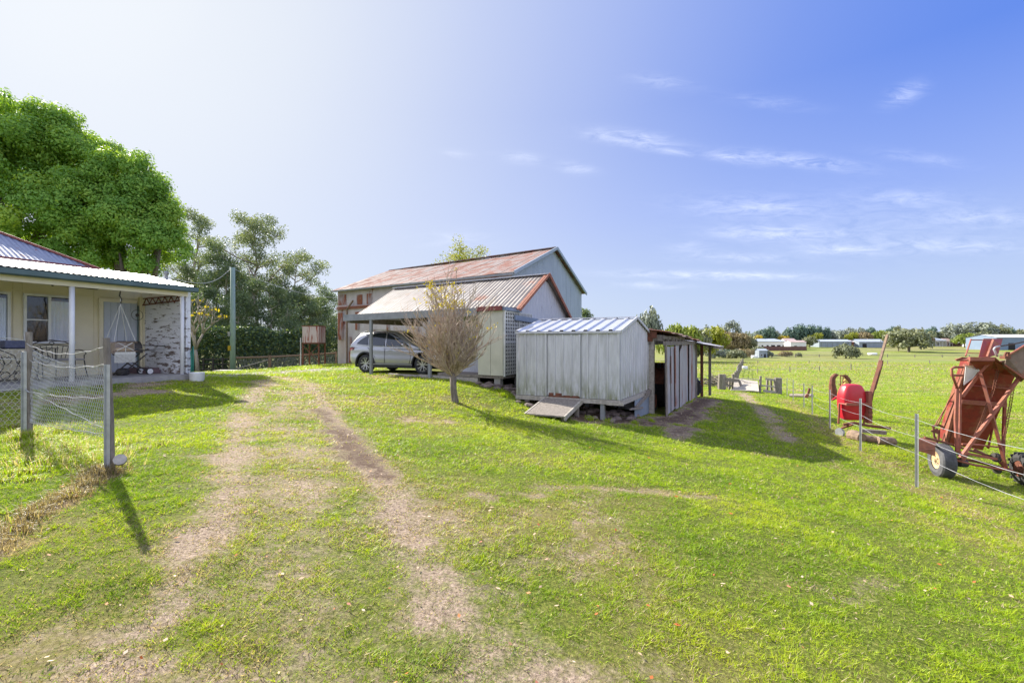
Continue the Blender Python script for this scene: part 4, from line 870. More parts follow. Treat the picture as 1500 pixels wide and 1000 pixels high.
# tractors
def tractor(o,ux,label,body,scale=1,big_mat=None):
    """simple row-crop tractor; o ground point, ux unit direction of travel"""
    ux=Vector((ux[0],ux[1],0)).normalized();uy=Vector((-ux.y,ux.x,0));o=Vector(o)
    q=lambda x,y,z:o+(ux*x+uy*y)*scale+Vector((0,0,z*scale))
    t=thing('tractor',label,'tractor',o)
    fr=lambda x,y,z:q(x,y,z)
    part('bonnet',body,t,lambda m:(m.hexa([fr(.4,-.25,.7),fr(1.7,-.22,.7),fr(1.7,.22,.7),fr(.4,.25,.7),fr(.4,-.23,1.25),fr(1.7,-.2,1.15),fr(1.7,.2,1.15),fr(.4,.23,1.25)])),bevel=.04)
    part('chassis',M['iron_black'],t,lambda m:(m.box(-.5,1.6,-.18,.18,.45,.72,fr),m.tube([fr(0,-.7,.65),fr(0,.7,.65)],.09,8),m.tube([fr(1.45,-.6,.4),fr(1.45,.6,.4)],.05,8)))
    part('seat',M['iron_black'],t,lambda m:(m.box(-.35,.05,-.22,.22,.95,1.02,fr),m.box(-.38,-.3,-.22,.22,1.0,1.3,fr)),bevel=.02)
    part('steering_wheel',M['iron_black'],t,lambda m:(m.tube([q(.30+.06*math.sin(g),.2*math.cos(g),1.45+.19*math.sin(g)) for g in [2*math.pi*i/18 for i in range(18)]],.014,6,closed=True),m.tube([q(.55,0,1.1),q(.3,0,1.45)],.02,6)))
    part('exhaust',M['rust'],t,lambda m:m.tube([q(.9,.1,1.1),q(.9,.1,1.75)],.03,8))
    for s in (-1,1):
        for x,r,w_ in ((0,.65,.3),(1.45,.38,.18)):
            wv=part('wheel',body,t,lambda m:m.lathe(q(x,s*.62,r),uy*s,[(.02,-.0*scale),(r*.5*scale,.02*scale),(r*.6*scale,w_*.45*scale),(r*.62*scale,-.02)],18),smooth=False)
            def ty(m):
                m.lathe(q(x,s*(.62-w_/2),r),uy*s,[(r*.58*scale,.0),(r*.93*scale,0),(r*.98*scale,w_*.15*scale),(r*.98*scale,w_*.85*scale),(r*.93*scale,w_*scale),(r*.58*scale,w_*scale)],24,cap=False)
                for k in range(18):
                    g=2*math.pi*k/18;d=ux*math.cos(g)+Vector((0,0,math.sin(g)));c=q(x,s*.62,r)+d*r*.98*scale
                    tt=d.cross(uy); m.beam(c-uy*w_*.45*scale,c+uy*w_*.45*scale+tt*.05,.05*scale,.05*scale,up=d)
            part('tyre',M['tyre'],wv,ty)
        part('mudguard',body,t,lambda m:m.add([q(.72*math.cos(g),s*y,.65+.72*math.sin(g)) for g in [.3+.25*i for i in range(10)] for y in (.45,.78)],[(2*i,2*i+2,2*i+3,2*i+1) for i in range(9)]))
    return t
p=FR(-1.15,2.3,0);tractor((p.x,p.y,-2.3+CZ),(-.51,-.86),'old tractor with faded orange bonnet parked in the dark shed doorway',M['rust_orange'])
M['tractor_blue']=mat_basic('blue_grey_paint',(.13,.17,.24),(.09,.12,.17),6,.5)
p=FR(-.35,7.3,0);tractor((p.x,p.y,gz(p.x,p.y)),(-.9,.4),'blue grey tractor with large rear tyre under the open awning',M['tractor_blue'],.62)
# ============================================================ VEGETATION
def unit(n):
    v=RNG.normal(size=(n,3));return v/np.linalg.norm(v,axis=1,keepdims=True)
def leafq(c,size,asp=.5,up=0.0,nrm=None):
    n=len(c);u=unit(n);u[:,2]-=up;u/=np.linalg.norm(u,axis=1,keepdims=True)
    r=unit(n) if nrm is None else nrm+unit(n)*.6
    if nrm is not None: r/=np.linalg.norm(r,axis=1,keepdims=True);u=np.cross(r,u);u/=np.linalg.norm(u,axis=1,keepdims=True)+1e-9
    v=np.cross(u,r);v/=np.linalg.norm(v,axis=1,keepdims=True)+1e-9
    s=(size*RNG.uniform(.6,1.35,n))[:,None]
    return np.stack([c-u*s*.5,c+v*s*asp*.5,c+u*s*.5,c-v*s*asp*.5],1).reshape(-1,3)
LEAF={'dense':mat_leaf('dense_green_leaves',(.11,.24,.045),(.20,.38,.07),(.38,.52,.09),.38,.7),
 'euc':mat_leaf('eucalypt_leaves',(.12,.165,.11),(.19,.24,.15),(.28,.32,.17),.3,.5),
 'cas':mat_leaf('dark_green_leaves',(.08,.12,.085),(.13,.185,.11),(.21,.27,.13),.3,.5),
 'hedge':mat_leaf('hedge_leaves',(.04,.08,.06),(.075,.13,.085),(.28,.34,.08),.2,2.5),
 'yel':mat_leaf('yellow_green_leaves',(.17,.21,.035),(.26,.29,.04),(.36,.36,.05),.4,.5),
 'dark':mat_leaf('dark_blue_green_leaves',(.06,.105,.095),(.09,.15,.12),(.14,.20,.13),.15,.1),
 'olive':mat_leaf('olive_leaves',(.14,.16,.10),(.20,.22,.13),(.27,.28,.16),.2,.1),
 'grey':mat_leaf('grey_green_leaves',(.15,.18,.16),(.21,.24,.21),(.28,.31,.23),.2,.1),
 'lime':mat_leaf('lime_leaves',(.13,.18,.03),(.20,.26,.045),(.30,.34,.06),.3,.1),
 'tan':mat_leaf('tan_leaves',(.20,.16,.10),(.28,.23,.13),(.34,.27,.12),.2,.1),
 'gold':mat_leaf('golden_leaves',(.34,.27,.03),(.46,.38,.04),(.55,.44,.05),.4,.5)}
BARK=mat_basic('grey_bark',(.20,.17,.14),(.11,.09,.075),7,.9,stretch=(3,3,1),bmp=.4)
BARKP=mat_basic('pale_bark',(.40,.35,.30),(.25,.21,.18),5,.85,stretch=(3,3,1),bmp=.3)
TWIG=mat_basic('tan_twigs',(.50,.40,.31),(.27,.21,.17),9,.85,bmp=.1)
def lobes_leaves(lobes,nclump,cr,nleaf,size,asp=.55,shell=.0,gap=0):
    """lobes: (x,y,z,rx,rz). clumps sit on the lobe shells; leaves on the clumps"""
    C=[];A=[];NN=[]
    L=np.array([[*l] for l in lobes],float);wt=L[:,3]**2;wt/=wt.sum()
    for i in range(nclump):
        l=L[RNG.choice(len(L),p=wt)];u=unit(1)[0]
        if u[2]<-.55: u[2]*=-1
        k=RNG.uniform(.78,1.08) if RNG.random()>.12 else RNG.uniform(.4,.8)
        c=np.array([l[0]+u[0]*l[3]*k,l[1]+u[1]*l[3]*k,l[2]+u[2]*l[4]*k])
        r=cr*RNG.uniform(.6,1.25);n=int(nleaf*(r/cr)**2)
        q=unit(n)*(r*(.35+.65*RNG.random(n)**.6)*np.where(RNG.random(n)<.15,1.25,1))[:,None]; q[:,2]*=.85
        C.append(c+q);A.append(np.clip(RNG.normal(.5,.20,n)+RNG.normal(0,.17),0,1));nv=q/r+u*.35+np.array([0,0,.25]);NN.append(nv/np.linalg.norm(nv,axis=1,keepdims=True))
    C=np.concatenate(C);A=np.concatenate(A)
    return leafq(C,size,asp,0,np.concatenate(NN)),A
def dense_tree(label,base,lobes,nclump,cr,nleaf,size,mat,group=None,tr=.35):
    t=thing('leafy_tree',label,'tree',base,group)
    v,a=lobes_leaves(lobes,nclump,cr,nleaf,size)
    np_mesh('crown',v,4,mat,t,a)
    def tk(m):
        b=Vector(base);c0=Vector(lobes[0][:3]);m.tube([b-Vector((0,0,.2)),b.lerp(c0,.4)+Vector((.1,0,0)),b.lerp(c0,.8),c0],[tr,tr*.8,tr*.6,tr*.3],10)
        for l in lobes: m.tube([b.lerp(c0,.5),b.lerp(Vector(l[:3]),.75)+Vector((0,0,.2)),Vector(l[:3])],[tr*.5,tr*.35,tr*.12],7)
    part('trunk',BARK,t,tk,smooth=True);return t
def branchy(label,name,base,H,spread,nl,mat,leaves=110,size=.2,cr=.9,lean=(0,0),bark=None,crown_lo=.4,group=None,flat=.85,seed=0,tr=None,droop=.4,sub=4):
    rs=random.Random(seed);t=thing(name,label,'tree',base,group);b=Vector(base);tr=tr or H*.014
    ends=[];mb=MB()
    top=b+Vector((lean[0],lean[1],H*.93))
    axis=[b-Vector((0,0,.2))]
    for i in range(1,8):
        f=i/7;axis.append(b.lerp(top,f)+Vector((rs.uniform(-1,1),rs.uniform(-1,1),0))*H*.018)
    mb.tube(axis,[tr*(1-.85*i/7) for i in range(8)],8)
    ends.append((axis[-1],1))
    for i in range(nl):
        f=crown_lo+(1-crown_lo)*(i+rs.random()*.7)/nl;f=min(f,.97);k=f*7;j=min(int(k),6);p=axis[j].lerp(axis[j+1],k-j)
        g=i*2.4+rs.uniform(-.5,.5);L=spread*rs.uniform(.6,1.15)*(1.15-.75*max(0,(f-crown_lo)/(1-crown_lo))**1.5)
        d=Vector((math.cos(g),math.sin(g),rs.uniform(.35,.95)));d.normalize()
        e=p+d*L;mid=p.lerp(e,.5)+Vector((0,0,-.06*L));r=tr*(1-.8*f)*.7+.012*H*.12
        mb.tube([p,mid,e],[r,r*.7,r*.35],6);ends.append((e,1));ends.append((mid+Vector((rs.uniform(-.5,.5),rs.uniform(-.5,.5),.4)),.7))
        for s_ in range(sub):
            q=mid.lerp(e,rs.random());d2=(d+Vector((rs.uniform(-1,1),rs.uniform(-1,1),rs.uniform(-.2,.8)))*.9).normalized();e2=q+d2*L*rs.uniform(.25,.5)
            mb.tube([q,q.lerp(e2,.5)+Vector((0,0,-.03*L)),e2],[r*.4,r*.28,r*.12],5);ends.append((e2,.85))
    C=[];A=[]
    for e,k in ends:
        n=int(leaves*k*RNG.uniform(.6,1.3));q=unit(n)*(cr*k*RNG.uniform(.15,1,n)**.6)[:,None];q[:,2]*=flat
        C.append(np.array(e)+q+RNG.normal(0,.12,3));A.append(np.clip(RNG.normal(.5,.25,n)+RNG.normal(0,.2),0,1))
    np_mesh('crown',leafq(np.concatenate(C),size,.42,droop),4,mat,t,np.concatenate(A))
    mb.build('trunk',bark or BARK,t,smooth=True);return t
# --- big dense trees behind the farmhouse
def LB_(px,py,rpx,d): p=P(px,py,d);r=rpx/F0*d;return (p.x,p.y,p.z,r,r)
bt=(-24.5,23,gz(-24.5,23))
dense_tree('tallest dense green tree rising behind the farmhouse roof at the picture edge',bt,
    [LB_(0,290,105,23),LB_(25,235,85,23),LB_(-60,250,100,24),LB_(75,270,85,22.5),LB_(95,330,75,22),LB_(40,350,80,22),LB_(-40,350,90,23),LB_(85,218,55,23),LB_(125,262,50,23)],520,.62,400,.14,LEAF['dense'])
bt=(-19,23,gz(-19,23))
dense_tree('rounded dense green tree with yellow lit edge over the far end of the farmhouse roof',bt,
    [LB_(165,320,70,22.5),LB_(170,275,52,22.5),LB_(215,340,50,22.5),LB_(205,300,42,22.5),LB_(235,365,32,22),LB_(175,370,55,22),LB_(120,370,50,22),LB_(235,335,26,22.5),LB_(140,240,32,23)],380,.50,360,.125,LEAF['dense'])
# --- eucalypts behind the hedge
def eu(px,pt,d,spx,label,nl=14,mat='euc',lean=0,seed=1,lv=110,size=.2,cr=.85,lo=.4,name='gum_tree',bark=BARKP,flat=.8,sub=4,droop=.4):
    x=(px-750)/F0*d;z=gz(x,d);H=CZ+(500-pt)/F0*d-z
    return branchy(label,name,(x,d,z),H,spx/F0*d,nl,LEAF[mat],lv,size,cr,(lean,0),bark,lo,None,flat,seed,sub=sub,droop=droop)
eu(288,304,46,52,'tall open gum tree with sky showing through, nearest the dense green trees',16,seed=3,lo=.42,lv=120,size=.2,cr=.9)
eu(372,312,42,62,'tallest gum tree in the middle of the group behind the power pole',22,seed=5,lo=.38,lv=130,size=.19,cr=.85)
eu(415,368,44,42,'leaning gum tree with high branches on the right of the tall gum group',12,seed=8,lo=.55,lean=1.4,lv=110,size=.18,cr=.75)
eu(330,362,40,42,'medium gum tree between the two tallest gums',16,'cas',seed=12,lo=.3,lv=120,size=.18,cr=.8)
eu(300,425,37,40,'dark leafy tree low behind the hedge near the farmhouse corner',14,'cas',seed=14,lo=.15,lv=130,size=.17,cr=.75)
eu(395,415,38,42,'dark bushy tree behind the hedge beside the rusty tank stand',16,'cas',seed=15,lo=.15,lv=130,size=.17,cr=.75)
eu(442,430,45,34,'grey green tree directly behind the rusty tank stand',16,'euc',seed=16,lo=.15,lv=120,size=.18,cr=.85)
eu(478,420,50,30,'feathery grey tree close to the left end of the barn',16,'cas',seed=17,lo=.15,lv=110,size=.18,cr=.85)
eu(350,440,36,38,'dark small leaved tree behind the power pole above the hedge',14,'cas',seed=18,lo=.1,lv=130,size=.16,cr=.7)
eu(512,438,56,26,'thin grey tree partly hidden by the left wall of the barn',10,'cas',seed=19,lo=.2)
eu(688,366,40,50,'yellow leaved tree showing above the barn roof ridge',16,'yel',seed=21,lo=.65,lv=70,size=.17,cr=.7,name='yellow_leaf_tree')
eu(857,452,60,9,'small dark tree just past the right corner of the barn',10,'cas',seed=22,lo=.5,size=.25)
# frangipani
def frang():
    b=P(290,545,30);b.z=gz(b.x,b.y);t=thing('bare_branched_tree','bare pale branched tree with few yellow leaves beside the farmhouse corner','tree',b);m=MB();E=[]
    def rec(p,d,L,r,k):
        e=p+d*L;m.tube([p,p.lerp(e,.5)+Vector((0,0,.06*L)),e],[r,r*.85,r*.7],6)
        if k==0: E.append(e);return
        for i in range(3):
            a=i*2.1+random.random();n=(d+Vector((math.cos(a),math.sin(a)*.6,.35))*.62).normalized();rec(e,n,L*random.uniform(.62,.85),r*.65,k-1)
    rec(b,Vector((-.1,0,1)),1.6,.13,4);m.build('branches',BARKP,t,smooth=True)
    c=np.array([list(E[i]) for i in range(0,len(E),6) for _ in range(6)])+RNG.normal(size=(6*len(range(0,len(E),6)),3))*.10
    np_mesh('leaves',leafq(c,.2,.5),4,LEAF['gold'],t,RNG.random(len(c)))
frang()
eu(318,395,43,40,'rounded dark grey gum between the farmhouse corner and the power pole',22,'cas',seed=31,lo=.12,lv=150,size=.17,cr=.8)
eu(362,400,44,40,'broad dark gum tree behind and left of the tallest trunk',24,'cas',seed=32,lo=.10,lv=150,size=.17,cr=.8)
eu(425,425,42,36,'broad dark wattle beside the leaning gum tree',22,'cas',seed=33,lo=.08,lv=150,size=.17,cr=.75)
eu(462,438,46,34,'low dark wattle behind the tank stand and hedge',20,'cas',seed=34,lo=.08,lv=150,size=.18,cr=.75)
eu(275,380,44,30,'grey gum partly hidden behind the dense green trees',16,'euc',seed=35,lo=.2,lv=130,size=.17,cr=.8)
# hedge
def hedge():
    a=P(262,500,31);bq=P(495,500,33.5);d=(Vector((bq.x,bq.y,0))-Vector((a.x,a.y,0)));L=d.length;d.normalize();nn=Vector((-d.y,d.x,0))
    t=thing('hedge','dark climbing hedge with yellowish leaves behind the timber rail fence','hedge',(a.x,a.y,gz(a.x,a.y)))
    n=30000;s=RNG.uniform(-1.5,L+.2,n);o=np.abs(RNG.normal(0,.35,n))*np.sign(RNG.random(n)-.3);top=2.55+1.0*fbm(s*.7,s*0+3,4)
    h=RNG.random(n)**.85*top;x=a.x+d.x*s+nn.x*o;y=a.y+d.y*s+nn.y*o;z=GZ(x,y)+h
    np_mesh('foliage',leafq(np.stack([x,y,z],-1),.16,.6),4,LEAF['hedge'],t,RNG.random(n))
    m=MB();
    for i in range(14):
        p=a+d*(i*L/13)+nn*.3;m.tube([Vector((p.x,p.y,gz(p.x,p.y)-.1)),Vector((p.x,p.y,gz(p.x,p.y)+2.5))],.04,5)
    m.build('stems',BARK,t)
hedge()
# --- bare twiggy shrub-tree
def bush():
    b=P(667,585,11.3);b.z=gz(b.x,b.y);t=thing('bare_tree','small bare twiggy tree with a few yellow leaves growing on the lawn slope','tree',b)
    fork=b+Vector((-.06,0,.72));m=MB();m.tube([b-Vector((0,0,.1)),b+Vector((-.015,0,.05)),b+Vector((-.05,0,.3)),fork],[.12,.09,.08,.085],9)
    m.build('trunk',BARK,t,smooth=True)
    m=MB();tips=[];top=b.z+3.15
    def stem(p,d,L,r,k,rs=random):
        pts=[p];q=p;n=5
        for i in range(n):
            d=(d+Vector((rs.uniform(-1,1),rs.uniform(-1,1),rs.uniform(-.5,1.0)))*.13).normalized();q=q+d*L/n;pts.append(q)
        m.tube(pts,[r*(1-.6*i/n) for i in range(n+1)],4 if r>.01 else 3,caps=False)
        tips.append(q)
        if k>0:
            c=8 if k>=2 else 5
            for i in range(c):
                f=rs.uniform(.15,.95)*n;j=min(int(f),n-1);s=pts[j].lerp(pts[j+1],f-j)
                dd=(d+Vector((rs.uniform(-1,1),rs.uniform(-1,1),rs.uniform(-.2,.7)))*.75).normalized()
                stem(s,dd,L*rs.uniform(.28,.5),r*.55,k-1)
    for i in range(62):
        g=i*2.39996;tilt=.05+1.12*((i+.5)/62)**.8;d=Vector((math.cos(g)*math.sin(tilt)*1.0,math.sin(g)*math.sin(tilt),math.cos(tilt)))
        L=(2.2-.95*(tilt/1.15)**1.6)*(1.0 if d.x<0 else .84);stem(fork+Vector((0,0,random.uniform(-.12,.1))),d,L*random.uniform(.6,1.12),.020,2)
    m.build('twigs',TWIG,t)
    T=np.array([list(p) for p in tips]);k=(T[:,2]>b.z+2.3)&(T[:,2]<b.z+3.0)&(T[:,0]<b.x+.25)&(RNG.random(len(T))<.45);k|=(RNG.random(len(T))<.012)
    T=np.repeat(T[k],4,0)+RNG.normal(size=(k.sum()*4,3))*.035
    np_mesh('leaves',leafq(T,.06,.6),4,LEAF['gold'],t,RNG.random(len(T)))
bush()
# --- distant trees
_proto={}
def far_tree(px,pt,hw,d,kind,col,label,pb=None,name='tree'):
    key=(kind,col)
    x=(px-750)/F0*d;z=gz(x,d);H=CZ+(500-pt)/F0*d-z;R=hw/F0*d*1.45
    if key not in _proto:
        t=bpy.data.objects.new(name,None);COL.objects.link(t)
        if kind=='round': lob=[(0,0,.55,.72,.36),(.4,.1,.5,.5,.28),(-.42,0,.48,.5,.28),(.05,-.3,.68,.5,.28),(-.2,.2,.42,.6,.3)];nc,cr,nl,sz=90,.2,42,.105
        elif kind=='spread': lob=[(0,0,.72,.75,.22),(.6,.1,.60,.4,.18),(-.6,0,.58,.42,.18),(.2,-.3,.52,.55,.2),(-.3,-.2,.36,.5,.2),(.45,0,.34,.42,.2)];nc,cr,nl,sz=105,.17,40,.09
        elif kind=='gum': lob=[(.05,0,.86,.36,.12),(-.45,0,.70,.34,.12),(.5,.1,.66,.34,.12),(-.1,0,.62,.4,.14),(.2,-.2,.46,.5,.14),(-.4,.2,.42,.4,.12)];nc,cr,nl,sz=62,.15,36,.085
        else: lob=[(0,0,.35,.75,.3),(.35,0,.3,.6,.3),(-.4,0,.3,.6,.3)];nc,cr,nl,sz=60,.25,40,.13
        v,a=lobes_leaves(lob,nc,cr,nl,sz,.8)
        v=v.copy();np_mesh('crown',v,4,LEAF[col],t,a)
        m=MB();m.tube([(0,0,-.03),(.02,0,.3),(0,0,.6)],[.06,.045,.02],7)
        for l in lob: m.tube([(0,0,.25),(l[0]*.6,l[1]*.6,l[2]*.8),(l[0],l[1],l[2])],[.035,.025,.01],5)
        m.build('trunk',BARK,t);_proto[key]=t;o=t
    else: o=copy_tree(_proto[key])
    o.location=(x,d,z);o.scale=(R,R,H);o.rotation_euler.z=random.uniform(-.5,.5)
    tag(o,label,'tree','trees along the far skyline');o.name=name
for a in [
 (952,453,17,120,'round','grey','round grey green tree showing above the right slope of the pale garden shed'),
 (985,477,16,105,'round','lime','lime green tree directly above the rusty shed roof front'),
 (1004,480,20,110,'round','lime','green tree above the middle of the rusty shed roof'),
 (1020,484,18,115,'round','olive','darker tree above the awning of the rusty shed'),
 (1040,480,21,140,'round','yel','bright yellow green tree left of the tan roofed house'),
 (1033,478,8,190,'round','grey','dark crown peeking behind the bright yellow green tree'),
 (1050,478,7,190,'round','olive','second dark crown right behind the bright yellow green tree'),
 (1073,472,17,210,'gum','grey','tall open gum tree above the tan roofed house'),
 (1066,486,12,200,'round','tan','tan brown tree just behind the tan house roof'),
 (1084,487,12,200,'round','tan','brownish tree on the right behind the tan house roof'),
 (1098,493,9,200,'round','olive','low olive tree between the tan house and the white house'),
 (1122,481,13,300,'round','dark','dark tree behind the left end of the long white house'),
 (1106,488,8,290,'round','grey','small grey tree behind the blue roof end of the long house'),
 (1110,491,6,270,'round','gold','small golden tree in front of the dark tree'),
 (1138,485,5,330,'gum','grey','thin pale tree alone on the skyline'),
 (1146,492,10,300,'round','gold','golden orange tree behind the long white house'),
 (1164,478,13,300,'round','dark','left one of the pair of big dark blue green trees'),
 (1179,479,14,300,'round','dark','right one of the pair of big dark blue green trees'),
 (1194,480,9,310,'round','dark','pointed dark tree right of the big dark pair'),
 (1205,482,10,310,'round','dark','dark tree left above the first long grey shed'),
 (1194,488,8,290,'round','yel','yellowish tree in front of the dark tree row'),
 (1186,493,8,270,'round','olive','low olive shrub tree beside the pink roofed shed'),
 (1216,486,8,310,'round','grey','grey crown above the left end of the first long grey shed'),
 (1226,489,6,330,'gum','grey','small faint tree above the middle of the first long grey shed'),
 (1241,481,12,320,'round','grey','tall grey tree above the right end of the first long grey shed'),
 (1247,487,7,300,'round','yel','yellow green tree between the two long grey sheds'),
 (1258,481,11,330,'round','grey','grey skyline tree above the red shed section'),
 (1272,482,10,330,'round','dark','dark skyline tree above the second long grey shed'),
 (1265,486,9,300,'round','tan','tan tree above the left half of the second grey shed'),
 (1286,485,9,300,'round','lime','lime tree above the right half of the second grey shed'),
 (1297,486,7,300,'round','yel','yellow green tree past the end of the second grey shed'),
 (1303,481,9,320,'round','dark','dark tree left of the large spreading fig'),
 (1314,479,10,310,'gum','olive','gum tree rising behind the large spreading fig'),
 (1331,482,22,225,'spread','olive','large spreading fig tree standing alone in front of the far tree line'),
 (1316,489,11,235,'spread','olive','smaller tree joined to the left side of the large fig'),
 (1349,486,10,250,'round','dark','dark tree joined to the right side of the large fig'),
 (1362,481,9,330,'round','dark','dark tree behind the white farmhouse chimney'),
 (1358,491,7,300,'round','tan','tan bush left of the white roofed farmhouse'),
 (1377,486,13,330,'round','olive','olive tree behind the white roofed farmhouse'),
 (1394,486,11,330,'round','grey','grey tree right of the white roofed farmhouse'),
 (1406,488,9,320,'round','dark','dark rounded tree left of the biggest spreading tree'),
 (1421,473,25,300,'spread','grey','biggest spreading tree on the skyline above the red machine'),
 (1449,476,20,300,'spread','olive','second big spreading tree left of the large pale blue shed'),
 (1413,489,11,280,'round','lime','low green tree in front of the biggest spreading tree'),
 (1434,487,12,280,'round','olive','low olive tree between the two biggest spreading trees'),
 (1473,482,9,320,'round','dark','dark tree behind the left end of the large pale blue shed'),
 (1491,483,11,330,'round','olive','olive tree above the large pale blue shed'),
 (1515,484,14,330,'round','dark','dark tree at the right picture edge above the pale blue shed'),
 (1130,495,8,330,'round','grey','low grey tree behind the roof of the long white house'),
 (1155,488,8,340,'round','grey','grey crown left of the big dark pair'),
 (1380,492,10,360,'round','dark','dark hedge like tree behind the brown fence'),
 (1460,492,8,310,'round','olive','low tree left of the pale blue shed wall')]:
    far_tree(*a)
for a in [(1239,500,13,165,'bush','olive','lone olive bush growing in the open paddock'),(1067,508,11,165,'bush','dark','dark bush in front of the tan roofed house'),(1047,506,11,160,'bush','grey','grey bush row left of the tan roofed house'),
 (1091,507,9,170,'bush','tan','purplish brown bush below the tan house wall'),(1112,504,9,175,'bush','olive','olive bush right of the tan roofed house'),(1079,509,9,160,'bush','olive','low green bush below the small house window'),
 (1150,512,7,185,'bush','tan','dry low bush by the far paddock fence'),(1170,515,3,180,'bush','olive','tiny bush on the far paddock fence line'),(1125,511,5,175,'bush','grey','grey shrub beside the small blue shed')]:
    far_tree(*a,name='bush')
def farwood():
    # far-off wood on the skyline behind everything, one mass
    V_=[];A_=[]
    for i in range(620):
        px=RNG.uniform(960,1600) if i<520 else RNG.uniform(-200,960);d=RNG.uniform(380,520);x=(px-750)/F0*d;z=gz(x,d);h=RNG.uniform(6,12);r=h*.7
        n=110;q=unit(n)*RNG.uniform(.5,1,n)[:,None];q[:,0]*=r;q[:,1]*=r;q[:,2]*=h*.5
        V_.append(np.array([x,d,z+h*.5])+q);A_.append(np.clip(RNG.normal(.5,.2,n)+RNG.normal(0,.2),0,1))
    o=np_mesh('woodland',leafq(np.concatenate(V_),1.5,.8),4,LEAF['grey'],None,np.concatenate(A_));tag(o,'far off grey green woodland along the whole skyline','woodland',kind='stuff')
farwood()
# ============================================================ FAR BUILDINGS
M['white_wall']=mat_basic('white_house_wall',(.72,.70,.68),(.62,.60,.60),.3,.8,bmp=0)
M['tan_roof']=mat_basic('tan_tile_roof',(.50,.40,.24),(.40,.32,.20),.5,.8,bmp=0)
M['blue_roof']=mat_basic('pale_blue_roof',(.42,.46,.54),(.36,.40,.48),.3,.5,bmp=0)
M['pink_roof']=mat_basic('pinkish_roof',(.48,.36,.34),(.40,.30,.29),.3,.7,bmp=0)
M['shed_blue']=mat_basic('blue_grey_shed_wall',(.27,.31,.36),(.21,.25,.30),.4,.6,stretch=(4,4,.3),bmp=0)
M['shed_sky']=mat_basic('pale_blue_shed_wall',(.17,.23,.33),(.14,.20,.29),.2,.6,bmp=0)
M['brick']=mat_basic('red_brick',(.27,.11,.07),(.20,.08,.055),.8,.9,bmp=0)
M['maroon']=mat_basic('maroon_fence_sheet',(.15,.07,.065),(.12,.055,.05),.8,.8,bmp=0)
def hall(name,label,cat,px0,px1,pyr,pye,d,dep,wall,roof,over=.4,hip=False,wins=(),door=None,extra=None,base=None,ridge=None):
    x0=(px0-750)/F0*d;x1=(px1-750)/F0*d;g=min(gz(x0,d),gz(x1,d))-.3 if base is None else base
    ze=CZ+(500-pye)/F0*d;zr=CZ+(500-pyr)/F0*(d+dep/2)
    t=thing(name,label,cat,((x0+x1)/2,d,g))
    part('wall',wall,t,lambda m:(m.box(x0,x1,d,d+dep,g,ze),m.add([(x0,d,ze),(x0,d+dep,ze),(x0,d+dep/2,zr)],[(0,1,2)]),m.add([(x1,d,ze),(x1,d+dep,ze),(x1,d+dep/2,zr)],[(0,1,2)])) if not hip else m.box(x0,x1,d,d+dep,g,ze))
    i=dep/2 if hip else 0;o=over
    def rf(m):
        v=[(x0-o,d-o,ze-.05),(x1+o,d-o,ze-.05),(x1+o,d+dep+o,ze-.05),(x0-o,d+dep+o,ze-.05),(x0-o*(0 if hip else 1)+i,d+dep/2,zr+.1),(x1+o*(0 if hip else 1)-i,d+dep/2,zr+.1)]
        v2=[(a,b,c+.12) for a,b,c in v]
        m.add(v2,[(0,1,5,4),(2,3,4,5),(1,2,5),(3,0,4)] if hip else [(0,1,5,4),(2,3,4,5)])
        m.add(v,[(0,1,5,4),(2,3,4,5)]+([(1,2,5),(3,0,4)] if hip else []));m.add([v[0],v[1],v2[1],v2[0]],[(0,1,2,3)])
    r=part('roof',roof,t,rf)
    for (wx,ww,wz,wh) in wins:
        X=x0+wx;wq=part('window',M['white_paint'],t,lambda m:m.box(X-.08,X+ww+.08,d-.08,d-.002,g+wz-.08,g+wz+wh+.08))
        part('pane',M['dark'],wq,lambda m:m.box(X,X+ww,d-.10,d-.082,g+wz,g+wz+wh))
    if door:
        X=x0+door[0];part('door',M['dark'],t,lambda m:m.box(X,X+door[1],d-.05,d-.002,g+.2,g+door[2]))
    if extra: extra(t,x0,x1,g,ze,zr,r)
    return t
hall('house','small white house with tan hip roof near the far left bushes','house',1056,1095,496,502.5,200,9,M['white_wall'],M['tan_roof'],.5,True,[(5,1.6,1.5,1.0),(1.2,.9,1.5,1.0)],(8.5,.9,2.2))
hall('house','long low white house with pale blue roof and many windows','house',1104,1152,496.5,500,262,9,M['white_wall'],M['blue_roof'],.5,True,[(4.5,1,1.2,1),(7.4,1.2,1.2,1),(10,2.2,1.2,1.1),(13.4,2,1.2,1.1)],(16.6,1.6,2.2))
hall('outbuilding','small pinkish roofed outbuilding beside the long white house','outbuilding',1152,1168,496,500.5,266,8,M['white_wall'],M['pink_roof'],.3,False,[(2,1.2,1.2,1)],(4.2,1,2))
hall('pale_shed','pale flat roofed shed behind the maroon sheet fence','shed',1158,1181,499,501,250,6,M['white_wall'],M['pink_roof'],.2,False,[],(2,1.5,2.3))
r=part('sheet_fence',M['maroon'],None,lambda m:[m.box((a-750)/F0*240,(a+7.8-750)/F0*240,240,240.15,gz((a-750)/F0*240,240)-.5,CZ-2.6) for a in range(1118,1182,8)]);tag(r,'low maroon sheet fence in front of the white houses','fence')
def doors(n):
    def f(t,x0,x1,g,ze,zr,r):
        for i in range(n):
            X=x0+(x1-x0)*(i+.5)/n;part('bay_post',M['steel_grey'],t,lambda m:m.box(X-.12,X+.12,275-.1,275,g,ze-.2))
    return f
hall('long_shed','first long blue grey farm shed, left one of two on the rise','shed',1200,1247,497.6,500.2,275,8,M['shed_blue'],M['blue_roof'],.4,False,[],(14,3,2.6),doors(6))
